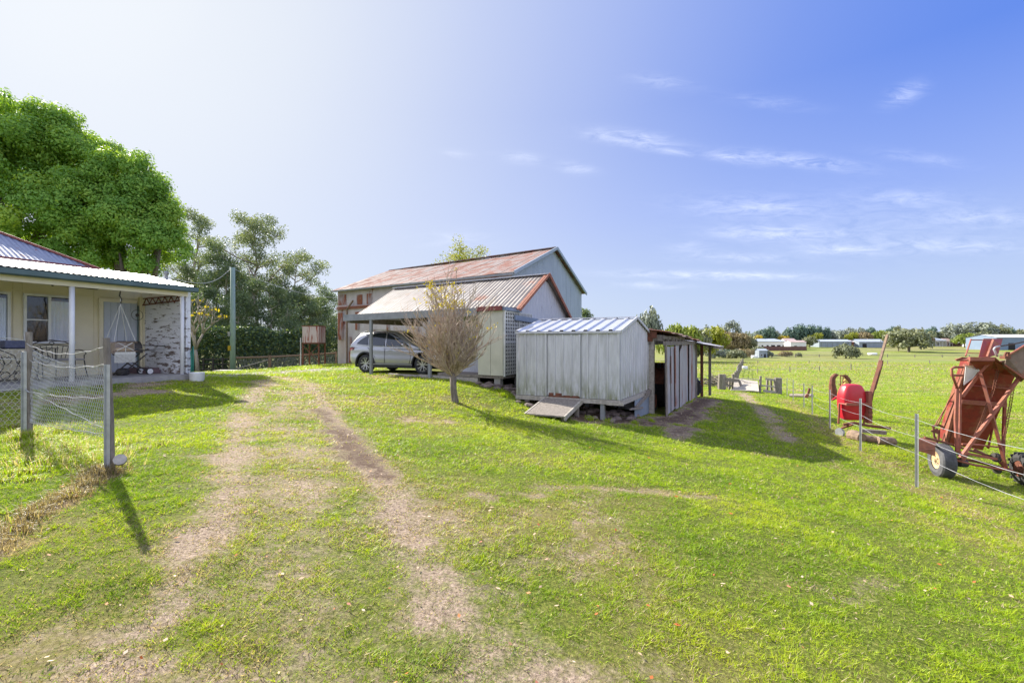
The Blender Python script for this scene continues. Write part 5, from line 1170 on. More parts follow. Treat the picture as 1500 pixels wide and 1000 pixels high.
hall('brick_store','small red brick store joined between the two long grey sheds','shed',1247.5,1258,498.5,501,276,7,M['brick'],M['pink_roof'],.3,False,[(1.5,1,1.2,1)],(3.1,.9,2))
hall('long_shed','second long blue grey farm shed, right of the red brick store','shed',1258.5,1297,497.2,500.6,272,8,M['shed_blue'],M['blue_roof'],.4,False,[],(2,2.5,2.8),doors(4) if False else None)
def chim(t,x0,x1,g,ze,zr,r):
    part('chimney',M['tan_roof'],r,lambda m:(m.box(x0+2.6,x0+3.5,303.5,304.5,ze,zr+1.6),m.box(x0+2.5,x0+3.6,303.4,304.6,zr+1.6,zr+1.8)))
    part('verandah',M['white_paint'],t,lambda m:(m.box(x0-.6,x1+.6,297.2,299.6,ze-.75,ze-.6),[m.box(x0+k*2.3,x0+k*2.3+.2,297.4,297.6,g,ze-.75) for k in range(6)]))
hall('farmhouse','white farmhouse with grey hip roof, chimney and verandah on the rise','house',1360,1386,494.3,498.2,300,10,M['white_wall'],M['blue_roof'],.6,True,[(1.5,1.2,1,1.4),(6,1.2,1,1.4)],(4,1,2.4),chim)
hall('outbuilding','tan brick outbuilding at the right end of the white farmhouse','outbuilding',1386.5,1396,495.8,500,301,7,M['pink_roof'],M['pink_roof'],.2,False,[(1,1,1.2,1)],(2.6,.9,2))
r=part('timber_fence',M['maroon'],None,lambda m:[m.box((a-750)/F0*302,(a+5.6-750)/F0*302,302,302.15,gz((a-750)/F0*302,302)-.4,CZ-.45) for a in range(1396,1446,6)]);tag(r,'dark brown paling fence right of the white farmhouse','fence')
hall('caravan','small white caravan parked by the dark brown fence','caravan',1415,1421,498.2,499.4,290,2.5,M['white_paint'],M['white_paint'],.05,False,[(.5,.7,1.4,.6)],(1.5,.5,2.1))
hall('large_shed','large pale blue shed with white roof behind the red machine','shed',1460,1560,490.5,494.0,235,16,M['shed_sky'],M['white_paint'],.3,False,[],(6,3.5,4))
hall('blue_hut','small blue hut among bushes below the white houses','hut',1112,1124,511.5,513.5,170,3,M['shed_blue'],M['blue_roof'],.2,False,[(.6,.6,1,.6)],(1.8,.7,1.7))
def windmill(px,label):
    p=G(px,300);t=thing('windmill',label,'windmill',p);h=CZ+(500-477)/F0*300-p.z
    part('tower',M['steel_grey'],t,lambda m:[m.beam(p+Vector((s*1.0,q*1.0,0)),p+Vector((0,0,h)),.12) for s in(-1,1) for q in (-1,1)])
    part('rotor',M['steel_grey'],t,lambda m:[m.beam(p+Vector((0,-.2,h)),p+Vector((math.cos(g)*1.5,-.2,h+math.sin(g)*1.5)),.35,.05,up=(0,1,0)) for g in [i*math.pi/6 for i in range(12)]])
windmill(1467,'grey windmill standing over the trees left of the pale blue shed')
# white troughs/tanks
def tank(px,d,w_,h,label,mat=None):
    p=G(px,d);r=part('water_trough',mat or M['white_paint'],None,lambda m:m.lathe(p-Vector((0,0,.1)),(0,0,1),[(w_*.92,0),(w_,.1),(w_,h),(w_*.9,h+.08),(w_*.85,h-.1),(.01,h-.12)],18),smooth=True);tag(r,label,'trough')
tank(1278,200,1.7,1.0,'round pale water trough in the paddock below the second grey shed')
tank(1090,76,.55,.5,'small white trough at the far end of the post fence')
tank(1105,165,1.1,1.0,'pale tank beside the bushes near the small blue hut')

# ============================================================ FENCES
def far_fence(label,pts,hp=1.2,rails=(.5,1.0),pr=.09,step=9.,mat=None,jit=.2):
    pts=[Vector((x,y,0)) for x,y in pts];t=thing('paddock_fence',label,'fence',(pts[0].x,pts[0].y,gz(pts[0].x,pts[0].y)));pos=[]
    for a,b in zip(pts[:-1],pts[1:]):
        n=max(1,round((b-a).length/step))
        for i in range(n): pos.append(a.lerp(b,i/n))
    pos.append(pts[-1])
    for p in pos:
        z=gz(p.x,p.y);h=hp*random.uniform(1-jit,1+jit*.5);part('post',mat or M['wood_grey'],t,lambda m:m.tube([(p.x,p.y,z-.2),(p.x+random.uniform(-.05,.05),p.y,z+h)],pr,6))
    for k in rails: part('rail',M['wire'] if pr<.15 else (mat or M['wood_grey']),t,lambda m:[m.beam((a.x,a.y,gz(a.x,a.y)+k),(b.x,b.y,gz(b.x,b.y)+k),.03 if pr<.15 else .1) for a,b in zip(pos[:-1],pos[1:])])
    return t
X=lambda px,d:((px-750)/F0*d,d)
far_fence('long timber rail fence crossing the far paddock below the houses',[X(1085,172),X(1130,178),X(1200,180),X(1300,180),X(1420,180),X(1560,176)],1.15,(.55,.95),.16,11)
far_fence('line of short dark posts crossing the middle paddock',[X(1085,92),X(1110,98),X(1185,100),X(1300,102),X(1420,108),X(1540,104)],.95,(.6,),.08,14,jit=.35)
far_fence('fence of low dark posts on the left side of the middle paddock',[X(1040,60),X(1110,64),X(1200,70),X(1290,76)],.9,(.5,),.07,7,jit=.4)
far_fence('row of weathered posts running away from the cattle gate',[X(1075,37),X(1078,44),X(1080,52),X(1082,62),X(1086,76),X(1088,90)],1.25,(.4,.8,1.1),.13,3.4)
# right wire fence
def star_post(m,p,h,w_=.032):
    for k in range(3):
        g=k*2.094+.6;d=Vector((math.cos(g),math.sin(g),0));m.beam(p+d*w_*.5-Vector((0,0,.3)),p+d*w_*.5+Vector((0,0,h)),w_,.006,up=Vector((-d.y,d.x,0)))
def wire_fence():
    xy=[(5.25,4.2),(6.6,7.42),(8.04,10.5),(9.64,13.8),(12.4,18.8),(14.3,22.3),(16.0,25.9),(17.4,28.8),(18.7,31.7)]
    t=thing('wire_fence','wire fence on galvanised steel posts along the right side of the lawn','fence',(6.6,7.42,gz(6.6,7.42)));W=[]
    for x,y in xy:
        p=Vector((x,y,gz(x,y)));W.append(p);part('post',M['steel_post'],t,lambda m:star_post(m,p,1.2,.027))
    for k,h in enumerate((1.1,.82,.55)):
        pts=[]
        for a,b in zip(W[:-1],W[1:]):
            for i in range(6): q=a.lerp(b,i/6);q.z=a.z+(b.z-a.z)*i/6+h-.05*math.sin(i/6*math.pi);pts.append(q)
        part('wire',M['wire'],t,lambda m:(m.tube(pts,.0024,4,caps=False),m.tube([p+Vector((0,.004*math.sin(i),.003*math.cos(i*1.7))) for i,p in enumerate(pts)],.002,4,caps=False)))
wire_fence()
# cattle gate
def yard():
    t=thing('cattle_gate','weathered timber cattle yard panel with white fallen boards between two thick posts','gate',G(1100,32))
    a=G(1057,32.5);b=G(1139,31.5)
    for q,h,r in ((a,1.1,.28),(b,1.12,.28)): part('gate_post',M['wood_grey'],t,lambda m:m.tube([q-Vector((0,0,.2)),q+Vector((0,0,h*.5)),q+Vector((.02,0,h))],[r,r*.95,r*.9],9))
    for px,d,h in ((1068,33,.9),(1073,33,.7),(1113,31.5,1.15),(1123,32,.95),(1130,32,.9),(1091,32.6,.75)):
        q=G(px,d);part('post',M['wood_grey'],t,lambda m:m.beam(q-Vector((0,0,.1)),q+Vector((random.uniform(-.1,.1),0,h)),.12))
    part('rail',M['wood_grey'],t,lambda m:(m.beam(a+Vector((.2,-.1,.75)),G(1083,32.2,.72),.16,.22),m.beam(G(1083,32.2,.72),G(1086,32,.3),.12),m.beam(a+Vector((.2,-.1,.35)),G(1075,32.5,.3),.1,.14)))
    part('rail',M['wood_white'],t,lambda m:(m.beam(b+Vector((-.1,-.1,.95)),G(1121,31.8,1.0),.08,.14),m.beam(b+Vector((-.1,-.15,.12)),G(1118,31.5,.15),.08,.16),m.beam(b+Vector((-.1,-.1,.5)),G(1112,31.6,.5),.07,.1),m.beam(G(1112,31.5,.9),G(1085,32.5,.9),.05),m.beam(G(1112,31.5,.2),G(1085,32.5,.8),.05)))
    part('fallen_sheet',M['wood_white'],t,lambda m:(m.plate([G(1074,32,.10),G(1112,30.4,.10),G(1110,32,.75),G(1076,33.2,.85)],.06),m.beam(G(1070,30.6,.1),G(1105,30.2,.14),.2,.06)))
yard()
def brushpile():
    V_=[];m=MB()
    for i in range(150):
        px=random.gauss(1052,9);d=random.gauss(40,2.5);p=G(px,d,random.uniform(.05,.7));g=random.uniform(0,6.28);q=p+Vector((math.cos(g)*random.uniform(.4,1.6),math.sin(g)*.8,random.uniform(-.3,.5)));m.tube([p,p.lerp(q,.5)+Vector((0,0,.1)),q],[.04,.03,.01],4)
    r=m.build('brush_pile',BARK,None);tag(r,'pile of fallen grey branches in the paddock left of the cattle gate','branches',kind='stuff')
brushpile()
# left netting fence
def netting():
    p1=Vector((-3.96,4.5,gz(-3.96,4.5)));p2=Vector((-6.45,6.08,gz(-6.45,6.08)));p3=Vector((-7.6,4.4,gz(-7.6,4.4)))
    t=thing('netting_fence','sagging hexagonal wire netting fence on two leaning posts in the front left','fence',p1)
    part('post',M['wood_grey'],t,lambda m:m.tube([p1+Vector((0.0,0,-.2)),p1+Vector((-.01,0,.5)),p1+Vector((-.05,0,1.31))],[.032,.03,.028],8))
    part('steel_post',M['steel_post'],t,lambda m:star_post(m,p1+Vector((-.005,-.05,.03)),1.02,.028))
    part('post',M['wood_grey'],t,lambda m:m.tube([p2-Vector((0,0,.2)),p2+Vector((0,0,1.38))],[.038,.034],8))
    part('steel_post',M['steel_post'],t,lambda m:star_post(m,p2+Vector((-.01,-.06,.0)),1.12,.032))
    def net(m,a,b,h0a,h1a,h0b,h1b,cell,sagb):
        L=(b-a).length;cols=int(L/(cell*.5));H=max(h1a-h0a,h1b-h0b);rows=int(H/(cell*.866))
        def pt(c,r,dz=0):
            u=c/cols;v=(r+dz)/rows;v=max(0,min(1,v));lo=h0a+(h0b-h0a)*u;hi=h1a+(h1b-h1a)*u;sg=sagb*math.sin(u*math.pi)*v
            p=a.lerp(b,u);n=Vector((-(b-a).y,(b-a).x,0)).normalized()
            return Vector((p.x,p.y,a.z+(b.z-a.z)*u+lo+(hi-lo)*v-sg))+n*(.02*math.sin(u*9+v*3)+.012*math.sin(v*7+u*17))
        for r in range(rows):
            for c in range(0,cols-1):
                if (c+r)%2==0:
                    A_=pt(c,r,.0);
                    if r%2==0 or True:
                        m.beam(pt(c,r,-.17),pt(c,r,.17),.0027)
                        m.beam(pt(c,r,.17),pt(c+1,r+1,-.17),.0027)
                        if c>0: m.beam(pt(c,r,.17),pt(c-1,r+1,-.17),.0027)
    part('netting',M['wire'],t,lambda m:net(m,p1+Vector((-.02,0,0)),p2,.32,1.02,.18,1.16,.062,.05))
    part('netting',M['wire'],t,lambda m:net(m,p2,p3,.16,1.16,.1,1.3,.062,.05))
    def wr(m):
        def w2(a,b,s,n=14): m.tube([a.lerp(b,i/n)+Vector((0,0,-s*math.sin(i/n*math.pi)+.008*math.sin(i*2.3))) for i in range(n+1)],.0045,4)
        w2(p1+Vector((-.04,-.02,1.22)),p2+Vector((0,-.03,1.22)),.10);w2(p1+Vector((-.0,-.03,.72)),p2+Vector((0,-.05,.60)),.03);w2(p1+Vector((0,-.03,.40)),p2+Vector((0,-.05,.62)),-.0);w2(p1+Vector((0,0,.36)),p2+Vector((0,0,.18)),.02)
        w2(p1+Vector((-.02,0,1.05)),p2+Vector((0,0,1.0)),.06)
        w2(p2+Vector((0,-.02,1.26)),p3+Vector((0,0,1.75)),.06);w2(p2+Vector((0,-.02,1.0)),p3+Vector((0,0,1.35)),.05);w2(p2+Vector((0,0,.6)),p3+Vector((0,0,.95)),.05)
    part('wire',M['wire'],t,wr)
    q=p1+Vector((.14,.0,.12));o=part('timber_offcut',M['wood_white'],None,lambda m:m.tube([q+Vector((-.05,.0,-.02)),q+Vector((-.03,-.03,.0))],[.055,.055],9));tag(o,'short cut timber end lying against the foot of the corner fence post','timber')
netting()
tufts('long_grass','rough long grass growing through the foot of the netting fence','grass',[(p[0]+RNG.normal(0,.18),p[1]+RNG.normal(0,.18),RNG.uniform(.6,1.15)) for p in [(-3.96-2.6*u,4.5+1.65*u) for u in np.linspace(.05,1.15,30)]]+[(-4.1-2.0*RNG.random(),3.9+2.0*RNG.random(),RNG.uniform(.4,.8)) for _ in range(26)],300,.15,.15,.35,.006)
tufts('dry_grass','dry brown grass strip below the netting fence','grass',[(a[0]+(b[0]-a[0])*u+RNG.normal(0,.06),a[1]+(b[1]-a[1])*u+RNG.normal(0,.06),RNG.uniform(.5,1.0)) for a,b in zip(T_fence[:-1],T_fence[1:]) for u in np.linspace(0,1,8)]+[(-3.95+RNG.normal(0,.07),4.42+RNG.normal(0,.07),1.1) for _ in range(8)],90,.10,.085,.97,.005,.45)
tufts('weeds','green weeds growing against the rubble under the garden shed','weeds',[(*FS(a,b,0)[:2],s) for a,b,s in ((.6,-.35,.8),(.2,-.3,.9),(.75,-.1,.6),(-.3,.3,.7),(1.9,-.4,.6),(SW+.3,-.2,.9),(SW+.6,.1,.8),(-.5,1.2,.6))],140,.17,.10,.15,.010)

# left yard: timber rail fence, dark gate, power pole, tank stand
def rail_fence():
    t=thing('rail_fence','low timber rail fence with pipe and mesh in front of the hedge','fence',G(340,31));P0=[(340,30.5,1.12,.17),(395,31,1.05,.1),(440,31.5,1.0,.08),(492,32,1.0,.07)]
    pts=[]
    for px,d,h,r in P0:
        q=G(px,d);pts.append(q+Vector((0,0,h-.12)));part('post',M['wood_rail'],t,lambda m:m.tube([q-Vector((0,0,.1)),q+Vector((0,0,h))],r,8))
    part('rail',M['wood_rail'],t,lambda m:m.tube(pts,.07,7));part('rail',M['wood_white'],t,lambda m:m.tube([G(345,30.4,.25),G(395,31,.75)],.04,6))
    def ms(m):
        for a,b,da,db in ((342,395,30.5,31),(395,440,31,31.5),(440,492,31.5,32)):
            for i in range(22):
                p=G(a+(b-a)*i/22,da+(db-da)*i/22,.08);q=G(a+(b-a)*(i+1)/22,da+(db-da)*(i+1)/22,.9);m.beam(p,q,.006);p2=Vector((q.x,q.y,p.z));q2=Vector((p.x,p.y,q.z));m.beam(p2,q2,.006)
    part('mesh',M['wire'],t,ms)
rail_fence()
def darkgate():
    t=thing('pipe_gate','dark pipe rail gate between the farmhouse corner and the rail fence','gate',G(312,30.5))
    for px in (284,298,312,326): 
        q=G(px,30.5);part('post',M['iron_black'],t,lambda m:m.tube([q,q+Vector((0,0,1.05))],.06,6))
    for h in (.3,.62,.95): part('rail',M['iron_black'],t,lambda m:m.tube([G(270,30.5,h),G(334,30.5,h)],.045,6))
darkgate()
def pole():
    q=G(341,29);z1=CZ+(500-392)/F0*29;t=thing('power_pole','pale green wooden power pole standing at the end of the rail fence','pole',q);M['pole_green']=mat_basic('pale_green_pole',(.25,.34,.32),(.19,.27,.26),4,.8,stretch=(4,4,.5),bmp=.2)
    part('pole',M['pole_green'],t,lambda m:m.tube([q-Vector((0,0,.2)),Vector((q.x,q.y,z1))],[.17,.13],14),smooth=True)
    part('meter_box',M['steel_grey'],t,lambda m:m.box(q.x-.2,q.x-.06,q.y-.22,q.y-.12,q.z+2.35,q.z+2.6),bevel=.01)
    part('tag',LEAF['gold'],t,lambda m:m.box(q.x-.2,q.x-.02,q.y-.2,q.y-.175,q.z+1.45,q.z+1.75))
    part('insulator',M['white_paint'],t,lambda m:(m.lathe((q.x-.18,q.y,z1-.15),(0,0,1),[(.03,0),(.06,.04),(.03,.1),(.05,.14),(.01,.2)],8),m.beam((q.x-.22,q.y,z1-.18),(q.x+.1,q.y,z1-.18),.04)))
    part('cable',M['wire'],t,lambda m:(m.tube([Vector((q.x-.18,q.y,z1-.1)).lerp(Vector(FH(0,1,1.8)),i/10)+Vector((0,0,-.5*math.sin(i/10*math.pi))) for i in range(11)],.012,4),m.tube([Vector((q.x+.1,q.y,z1-.1)).lerp(Vector(FB(13,2,2.9)),i/10)+Vector((0,0,-.6*math.sin(i/10*math.pi))) for i in range(11)],.012,4)))
pole()
def tankstand():
    d=27;q=G(455,d);t=thing('tank_stand','rusty square tank on a tall leg stand left of the barn','tank',q);x0=(442.5-750)/F0*d;x1=(467-750)/F0*d;z0=CZ+(500-502)/F0*d;z1=CZ+(500-477)/F0*d
    M['tank']=mat_metal('rust_streaked_tank',(.52,.44,.42),(.42,.33,.31),.50,.06,2.2,(4,4,.35),rustc=[(.3,(.22,.05,.03)),(.6,(.30,.06,.035)),(.8,(.16,.045,.03))])
    part('tank',M['tank'],t,lambda m:m.box(x0,x1,d,d+1,z0,z1),bevel=.03);part('rim',M['rust'],t,lambda m:(m.box(x0-.02,x1+.02,d-.02,d+1.02,z1-.04,z1+.015),m.box(x0-.02,x1+.02,d-.02,d+1.02,z0-.06,z0-.003)))
    for x,y in ((x0+.02,d+.05),(x1-.02,d+.05),(x0+.02,d+.95),(x1-.02,d+.95)): part('leg',M['rust'],t,lambda m:m.beam((x,y,gz(x,y)-.1),(x,y,z0-.05),.07))
    part('brace',M['rust'],t,lambda m:(m.beam((x0,d+.03,q.z+.2),(x1,d+.03,z0-.1),.03),m.beam((x1,d+.0,q.z+.2),(x0,d+.0,z0-.1),.03),m.beam((x0,d+.05,q.z+.7),(x1,d+.05,q.z+.7),.04)))
    part('pipe',M['galv'],t,lambda m:m.tube([(x0-.06,d-.05,gz(x0,d)),(x0-.06,d-.05,z0+.3)],.03,7))
tankstand()
r=part('concrete_block',M['concrete'],None,lambda m:m.box(*sorted((G(318,24).x,G(352,24).x)),23.6,24.4,G(335,24).z-.1,G(335,24).z+.07));tag(r,'flat concrete slab on the gravel near the power pole','slab')

# ============================================================ CAR
def car():
    mp,nt,bs=new_mat('silver_grey_paint');bs.inputs['Base Color'].default_value=(.46,.46,.48,1);bs.inputs['Metallic'].default_value=.55;bs.inputs['Roughness'].default_value=.32;bs.inputs['Coat Weight'].default_value=.8;bs.inputs['Coat Roughness'].default_value=.04
    mgc,nt,bg_=new_mat('car_glass');bg_.inputs['Base Color'].default_value=(.02,.025,.03,1);bg_.inputs['Roughness'].default_value=.03;bg_.inputs['Coat Weight'].default_value=.5
    mpl=mat_basic('black_plastic',(.02,.02,.022),(.03,.03,.032),20,.6,bmp=.1);mal=mat_basic('alloy',(.62,.62,.65),(.55,.55,.58),10,.3,.8,bmp=0)
    mred,nt,b2=new_mat('tail_lamp');b2.inputs['Base Color'].default_value=(.25,.01,.01,1);b2.inputs['Roughness'].default_value=.15
    mhl,nt,b3=new_mat('headlamp_glass');b3.inputs['Base Color'].default_value=(.7,.72,.75,1);b3.inputs['Roughness'].default_value=.1;b3.inputs['Metallic'].default_value=.5
    th=math.radians(23);ux=Vector((math.cos(th),-math.sin(th),0));uy=Vector((math.sin(th),math.cos(th),0))   # +y = far side
    near=Vector((-5.78,18.15,0));o=near+uy*.80;o.z=-1.235+CZ
    q=lambda x,y,z:o+ux*x+uy*y+Vector((0,0,z))
    t=thing('car','silver grey five door sport utility car parked under the carport','car',o)
    NOGRASS.append([tuple(q(-.5,-.9,0))[:2],tuple(q(3.3,-.9,0))[:2],tuple(q(3.3,.9,0))[:2],tuple(q(-.5,.9,0))[:2]])
    ST=[(-.95,.50,.80,.62,.82),(-.90,.36,.95,.80,.99),(-.72,.27,1.02,.90,1.08),(-.4,.25,1.04,.93,1.10),(0,.25,1.03,.935,1.08),(.5,.24,1.01,.93,1.05),(1.1,.24,.99,.925,1.03),(1.7,.24,.975,.925,1.02),(2.1,.24,.965,.93,1.03),(2.55,.25,.95,.935,1.02),(2.95,.26,.90,.925,.97),(3.25,.28,.84,.89,.90),(3.45,.32,.76,.82,.82),(3.56,.42,.66,.68,.70)]
    vs=[];fs=[]
    for x,zb,zs,hw,zc in ST:
        sec=[(0,zb),(hw*.86,zb),(hw*.97,zb+.10),(hw,zb+(zs-zb)*.45),(hw*.965,zb+(zs-zb)*.62),(hw*.985,zs-.08),(hw*.93,zs),(hw*.55,zc-.01),(0,zc)]
        full=[(-a,b) for a,b in sec]+[(a,b) for a,b in sec[-2:0:-1]]
        vs.append([q(x,a,b) for a,b in full])
    n=len(vs[0]);m=MB();m.add([v for s in vs for v in s],[(i*n+k,i*n+(k+1)%n,(i+1)*n+(k+1)%n,(i+1)*n+k) for i in range(len(ST)-1) for k in range(n)]+[tuple(range(n)),tuple((len(ST)-1)*n+k for k in range(n-1,-1,-1))])
    body=m.build('body',mp,t,smooth=True)
    sb=body.modifiers.new('s','SUBSURF');sb.levels=2;sb.render_levels=2
    cut=MB()
    for x in (0,2.68):
        cut.lathe(q(x,-1.1,.36),uy,[(.43,0),(.43,.5)],32);cut.lathe(q(x,.6,.36),uy,[(.43,0),(.43,.5)],32)
    co_=cut.build('cutter',None,t);bm_=body.modifiers.new('c','BOOLEAN');bm_.object=co_;bm_.operation='DIFFERENCE';bm_.solver='EXACT'
    dg=bpy.context.evaluated_depsgraph_get();ev=body.evaluated_get(dg);nm=bpy.data.meshes.new_from_object(ev);body.modifiers.clear();body.data=nm
    bpy.data.objects.remove(co_)
    GH=[(-.80,1.04,.60,1.04),(-.70,1.08,.70,1.26),(-.52,1.04,.74,1.52),(-.40,1.04,.74,1.60),(0,1.02,.76,1.645),(.6,1.0,.78,1.665),(1.1,1.0,.78,1.64),(1.5,1.0,.77,1.56),(1.9,.99,.76,1.36),(2.3,.97,.76,1.14),(2.55,.96,.74,1.0)]
    vs=[]
    for x,z0,w_,z1 in GH:
        h=max(z1-z0,.02);y0=.885;yt=.885-h*.36
        sec=[(y0,z0-.05),(y0-.01*h,z0),((y0+yt)/2+.02,z0+h*.5),(yt,z1-.06*min(1,h*3)),(yt-.14,z1-.0),(0,z1+.025)]
        full=[(-a,b) for a,b in sec]+[(a,b) for a,b in sec[-2::-1]];vs.append([q(x,a,b) for a,b in full])
    n=len(vs[0]);m=MB();m.add([v for s in vs for v in s],[(i*n+k,i*n+k+1,(i+1)*n+k+1,(i+1)*n+k) for i in range(len(GH)-1) for k in range(n-1)]+[tuple(range(n))])
    rf=m.build('roof',mp,t,smooth=True);rf.modifiers.new('s','SUBSURF').levels=1
    def side_y(z,zb=1.0,h=.62): return .885-(z-zb)*.36+.028*math.sin(max(0,min(1,(z-zb)/h))*math.pi)+.012
    def pane(pts):
        for s in (-1,1):
            def f(m):
                m.add([q(x,s*side_y(z),z) for x,z in pts],[tuple(range(len(pts)))]);m.add([q(x,s*(side_y(z)-.012),z) for x,z in pts],[tuple(range(len(pts)))[::-1]])
            part('side_window',mgc,t,f)
    pane([(-.48,1.14),(-.30,1.30),(.02,1.49),(.10,1.09)]);pane([(.14,1.09),(.06,1.50),(.55,1.575),(.86,1.575),(.92,1.07)]);pane([(.98,1.07),(.94,1.575),(1.25,1.53),(1.62,1.34),(2.05,1.07)])
    part('windscreen',mgc,t,lambda m:m.add([q(1.56,-.58,1.55),q(1.56,.58,1.55),q(2.36,.66,1.12),q(2.36,-.66,1.12)],[(0,1,2,3)]))
    part('rear_window',mgc,t,lambda m:m.add([q(-.735,-.55,1.24),q(-.735,.55,1.24),q(-.52,.52,1.55),q(-.52,-.52,1.55)],[(0,1,2,3)]))
    part('spoiler',mp,t,lambda m:m.hexa([q(-.62,-.52,1.545),q(-.25,-.52,1.63),q(-.25,.52,1.63),q(-.62,.52,1.545),q(-.62,-.5,1.575),q(-.25,-.52,1.66),q(-.25,.52,1.66),q(-.62,.5,1.575)]))
    part('roof_rail',mal,t,lambda m:[m.tube([q(-.3,s*.62,1.63),q(.0,s*.63,1.68),(q(.8,s*.63,1.69)),q(1.3,s*.62,1.62)],.014,6) for s in (-1,1)])
    part('window_trim',mal,t,lambda m:[m.tube([q(-.48,s*(side_y(1.1)+.008),1.12),q(.1,s*(side_y(1.05)+.008),1.065),q(1,s*(side_y(1.05)+.008),1.045),q(2.1,s*(side_y(1.04)+.008),1.045)],.010,5) for s in (-1,1)])
    part('sill_cladding',mpl,t,lambda m:[(m.box(.42,2.26,s*.93-.025,s*.93+.025,.235,.36,q)) for s in (-1,1)]+[m.box(-.93,-.80,-.70,.70,.38,.56,q),m.box(3.35,3.56,-.6,.6,.34,.5,q)])
    part('sill_trim',mal,t,lambda m:[m.box(.44,2.24,s*.955-.006,s*.955+.006,.345,.365,q) for s in (-1,1)])
    for x in (0,2.68):
        for s in (-1,1):
            part('wheel_arch',mpl,t,lambda m:m.add([q(x+math.cos(g)*r,s*y,.36+math.sin(g)*r) for g in [-.28+(math.pi+.56)*i/20 for i in range(21)] for r,y in ((.42,.88),(.425,.952),(.475,.95),(.48,.90))],[(4*i+a,4*i+a+1,4*i+a+5,4*i+a+4) for i in range(20) for a in (0,1,2)]))
            w_=part('wheel',mal,t,lambda m:(m.lathe(q(x,s*.90,.36),uy*-s,[(.235,.0),(.255,.0),(.25,.15),(.235,.15)],28,cap=False),m.lathe(q(x,s*.885,.36),uy*-s,[(.04,-.012),(.055,0),(.05,.05)],12),
                [m.beam(q(x+math.cos(g)*.03,s*.885,.36+math.sin(g)*.03),q(x+math.cos(g+e)*.24,s*.898,.36+math.sin(g+e)*.24),.034,.02,up=uy) for g in [i*2*math.pi/5+.3 for i in range(5)] for e in (-.26,.26)]))
            part('tyre',M['tyre'],w_,lambda m:m.lathe(q(x,s*.92,.36),uy*-s,[(.25,.0),(.30,-.008),(.345,.008),(.36,.035),(.36,.19),(.345,.215),(.25,.22)],32,cap=False),smooth=True)
            part('brake_disc',M['iron_black'],w_,lambda m:m.lathe(q(x,s*.80,.36),uy*s,[(.01,0),(.235,0),(.235,.01),(.01,.02)],24))
    part('underbody',mpl,t,lambda m:(m.box(-.7,3.4,-.62,.62,.2,.62,q)))
    for s in (-1,1):
        part('tail_lamp',mred,t,lambda m:m.hexa([q(-.86,s*.80,.86),q(-.62,s*.925,.90),q(-.60,s*.88,.93),q(-.84,s*.70,.88),q(-.87,s*.79,.97),q(-.60,s*.90,1.0),q(-.60,s*.85,1.01),q(-.85,s*.68,.99)]))
        part('headlamp',mhl,t,lambda m:m.hexa([q(3.2,s*.90,.62),q(3.5,s*.74,.62),q(3.45,s*.66,.62),q(3.15,s*.82,.62),q(3.05,s*.91,.80),q(3.45,s*.74,.74),q(3.4,s*.64,.76),q(3.05,s*.80,.84)]))
        part('wing_mirror',mp,t,lambda m:(m.hexa([q(1.86,s*.90,1.06),q(1.98,s*.92,1.06),q(1.98,s*1.10,1.08),q(1.86,s*1.10,1.08),q(1.84,s*.92,1.17),q(1.95,s*.93,1.17),q(1.95,s*1.08,1.17),q(1.84,s*1.09,1.17)])),bevel=.02)
        for x in (.18,1.1): part('door_handle',mal,t,lambda m:m.box(x,x+.2,s*.925-.012,s*.925+.012,.885,.91,q),bevel=.005)
    def seams(m):
        for s in (-1,1):
            for pts in ([(.95,1.0),(.95,.4)],[(2.1,.98),(2.16,.6),(2.1,.38)],[(.15,1.0),(.30,.8),(.5,.6)]):
                for a,b in zip(pts[:-1],pts[1:]):
                    k=6
                    for i in range(k):
                        x0=a[0]+(b[0]-a[0])*i/k;z0=a[1]+(b[1]-a[1])*i/k;x1=a[0]+(b[0]-a[0])*(i+1)/k;z1=a[1]+(b[1]-a[1])*(i+1)/k
                        yy=lambda z:.925 if z<.55 else (.925-.02*math.sin((z-.55)/.4*3.14))
                        m.beam(q(x0,s*yy(z0),z0),q(x1,s*yy(z1),z1),.012,.012)
    part('door_gap',M['dark'],t,seams)
car()

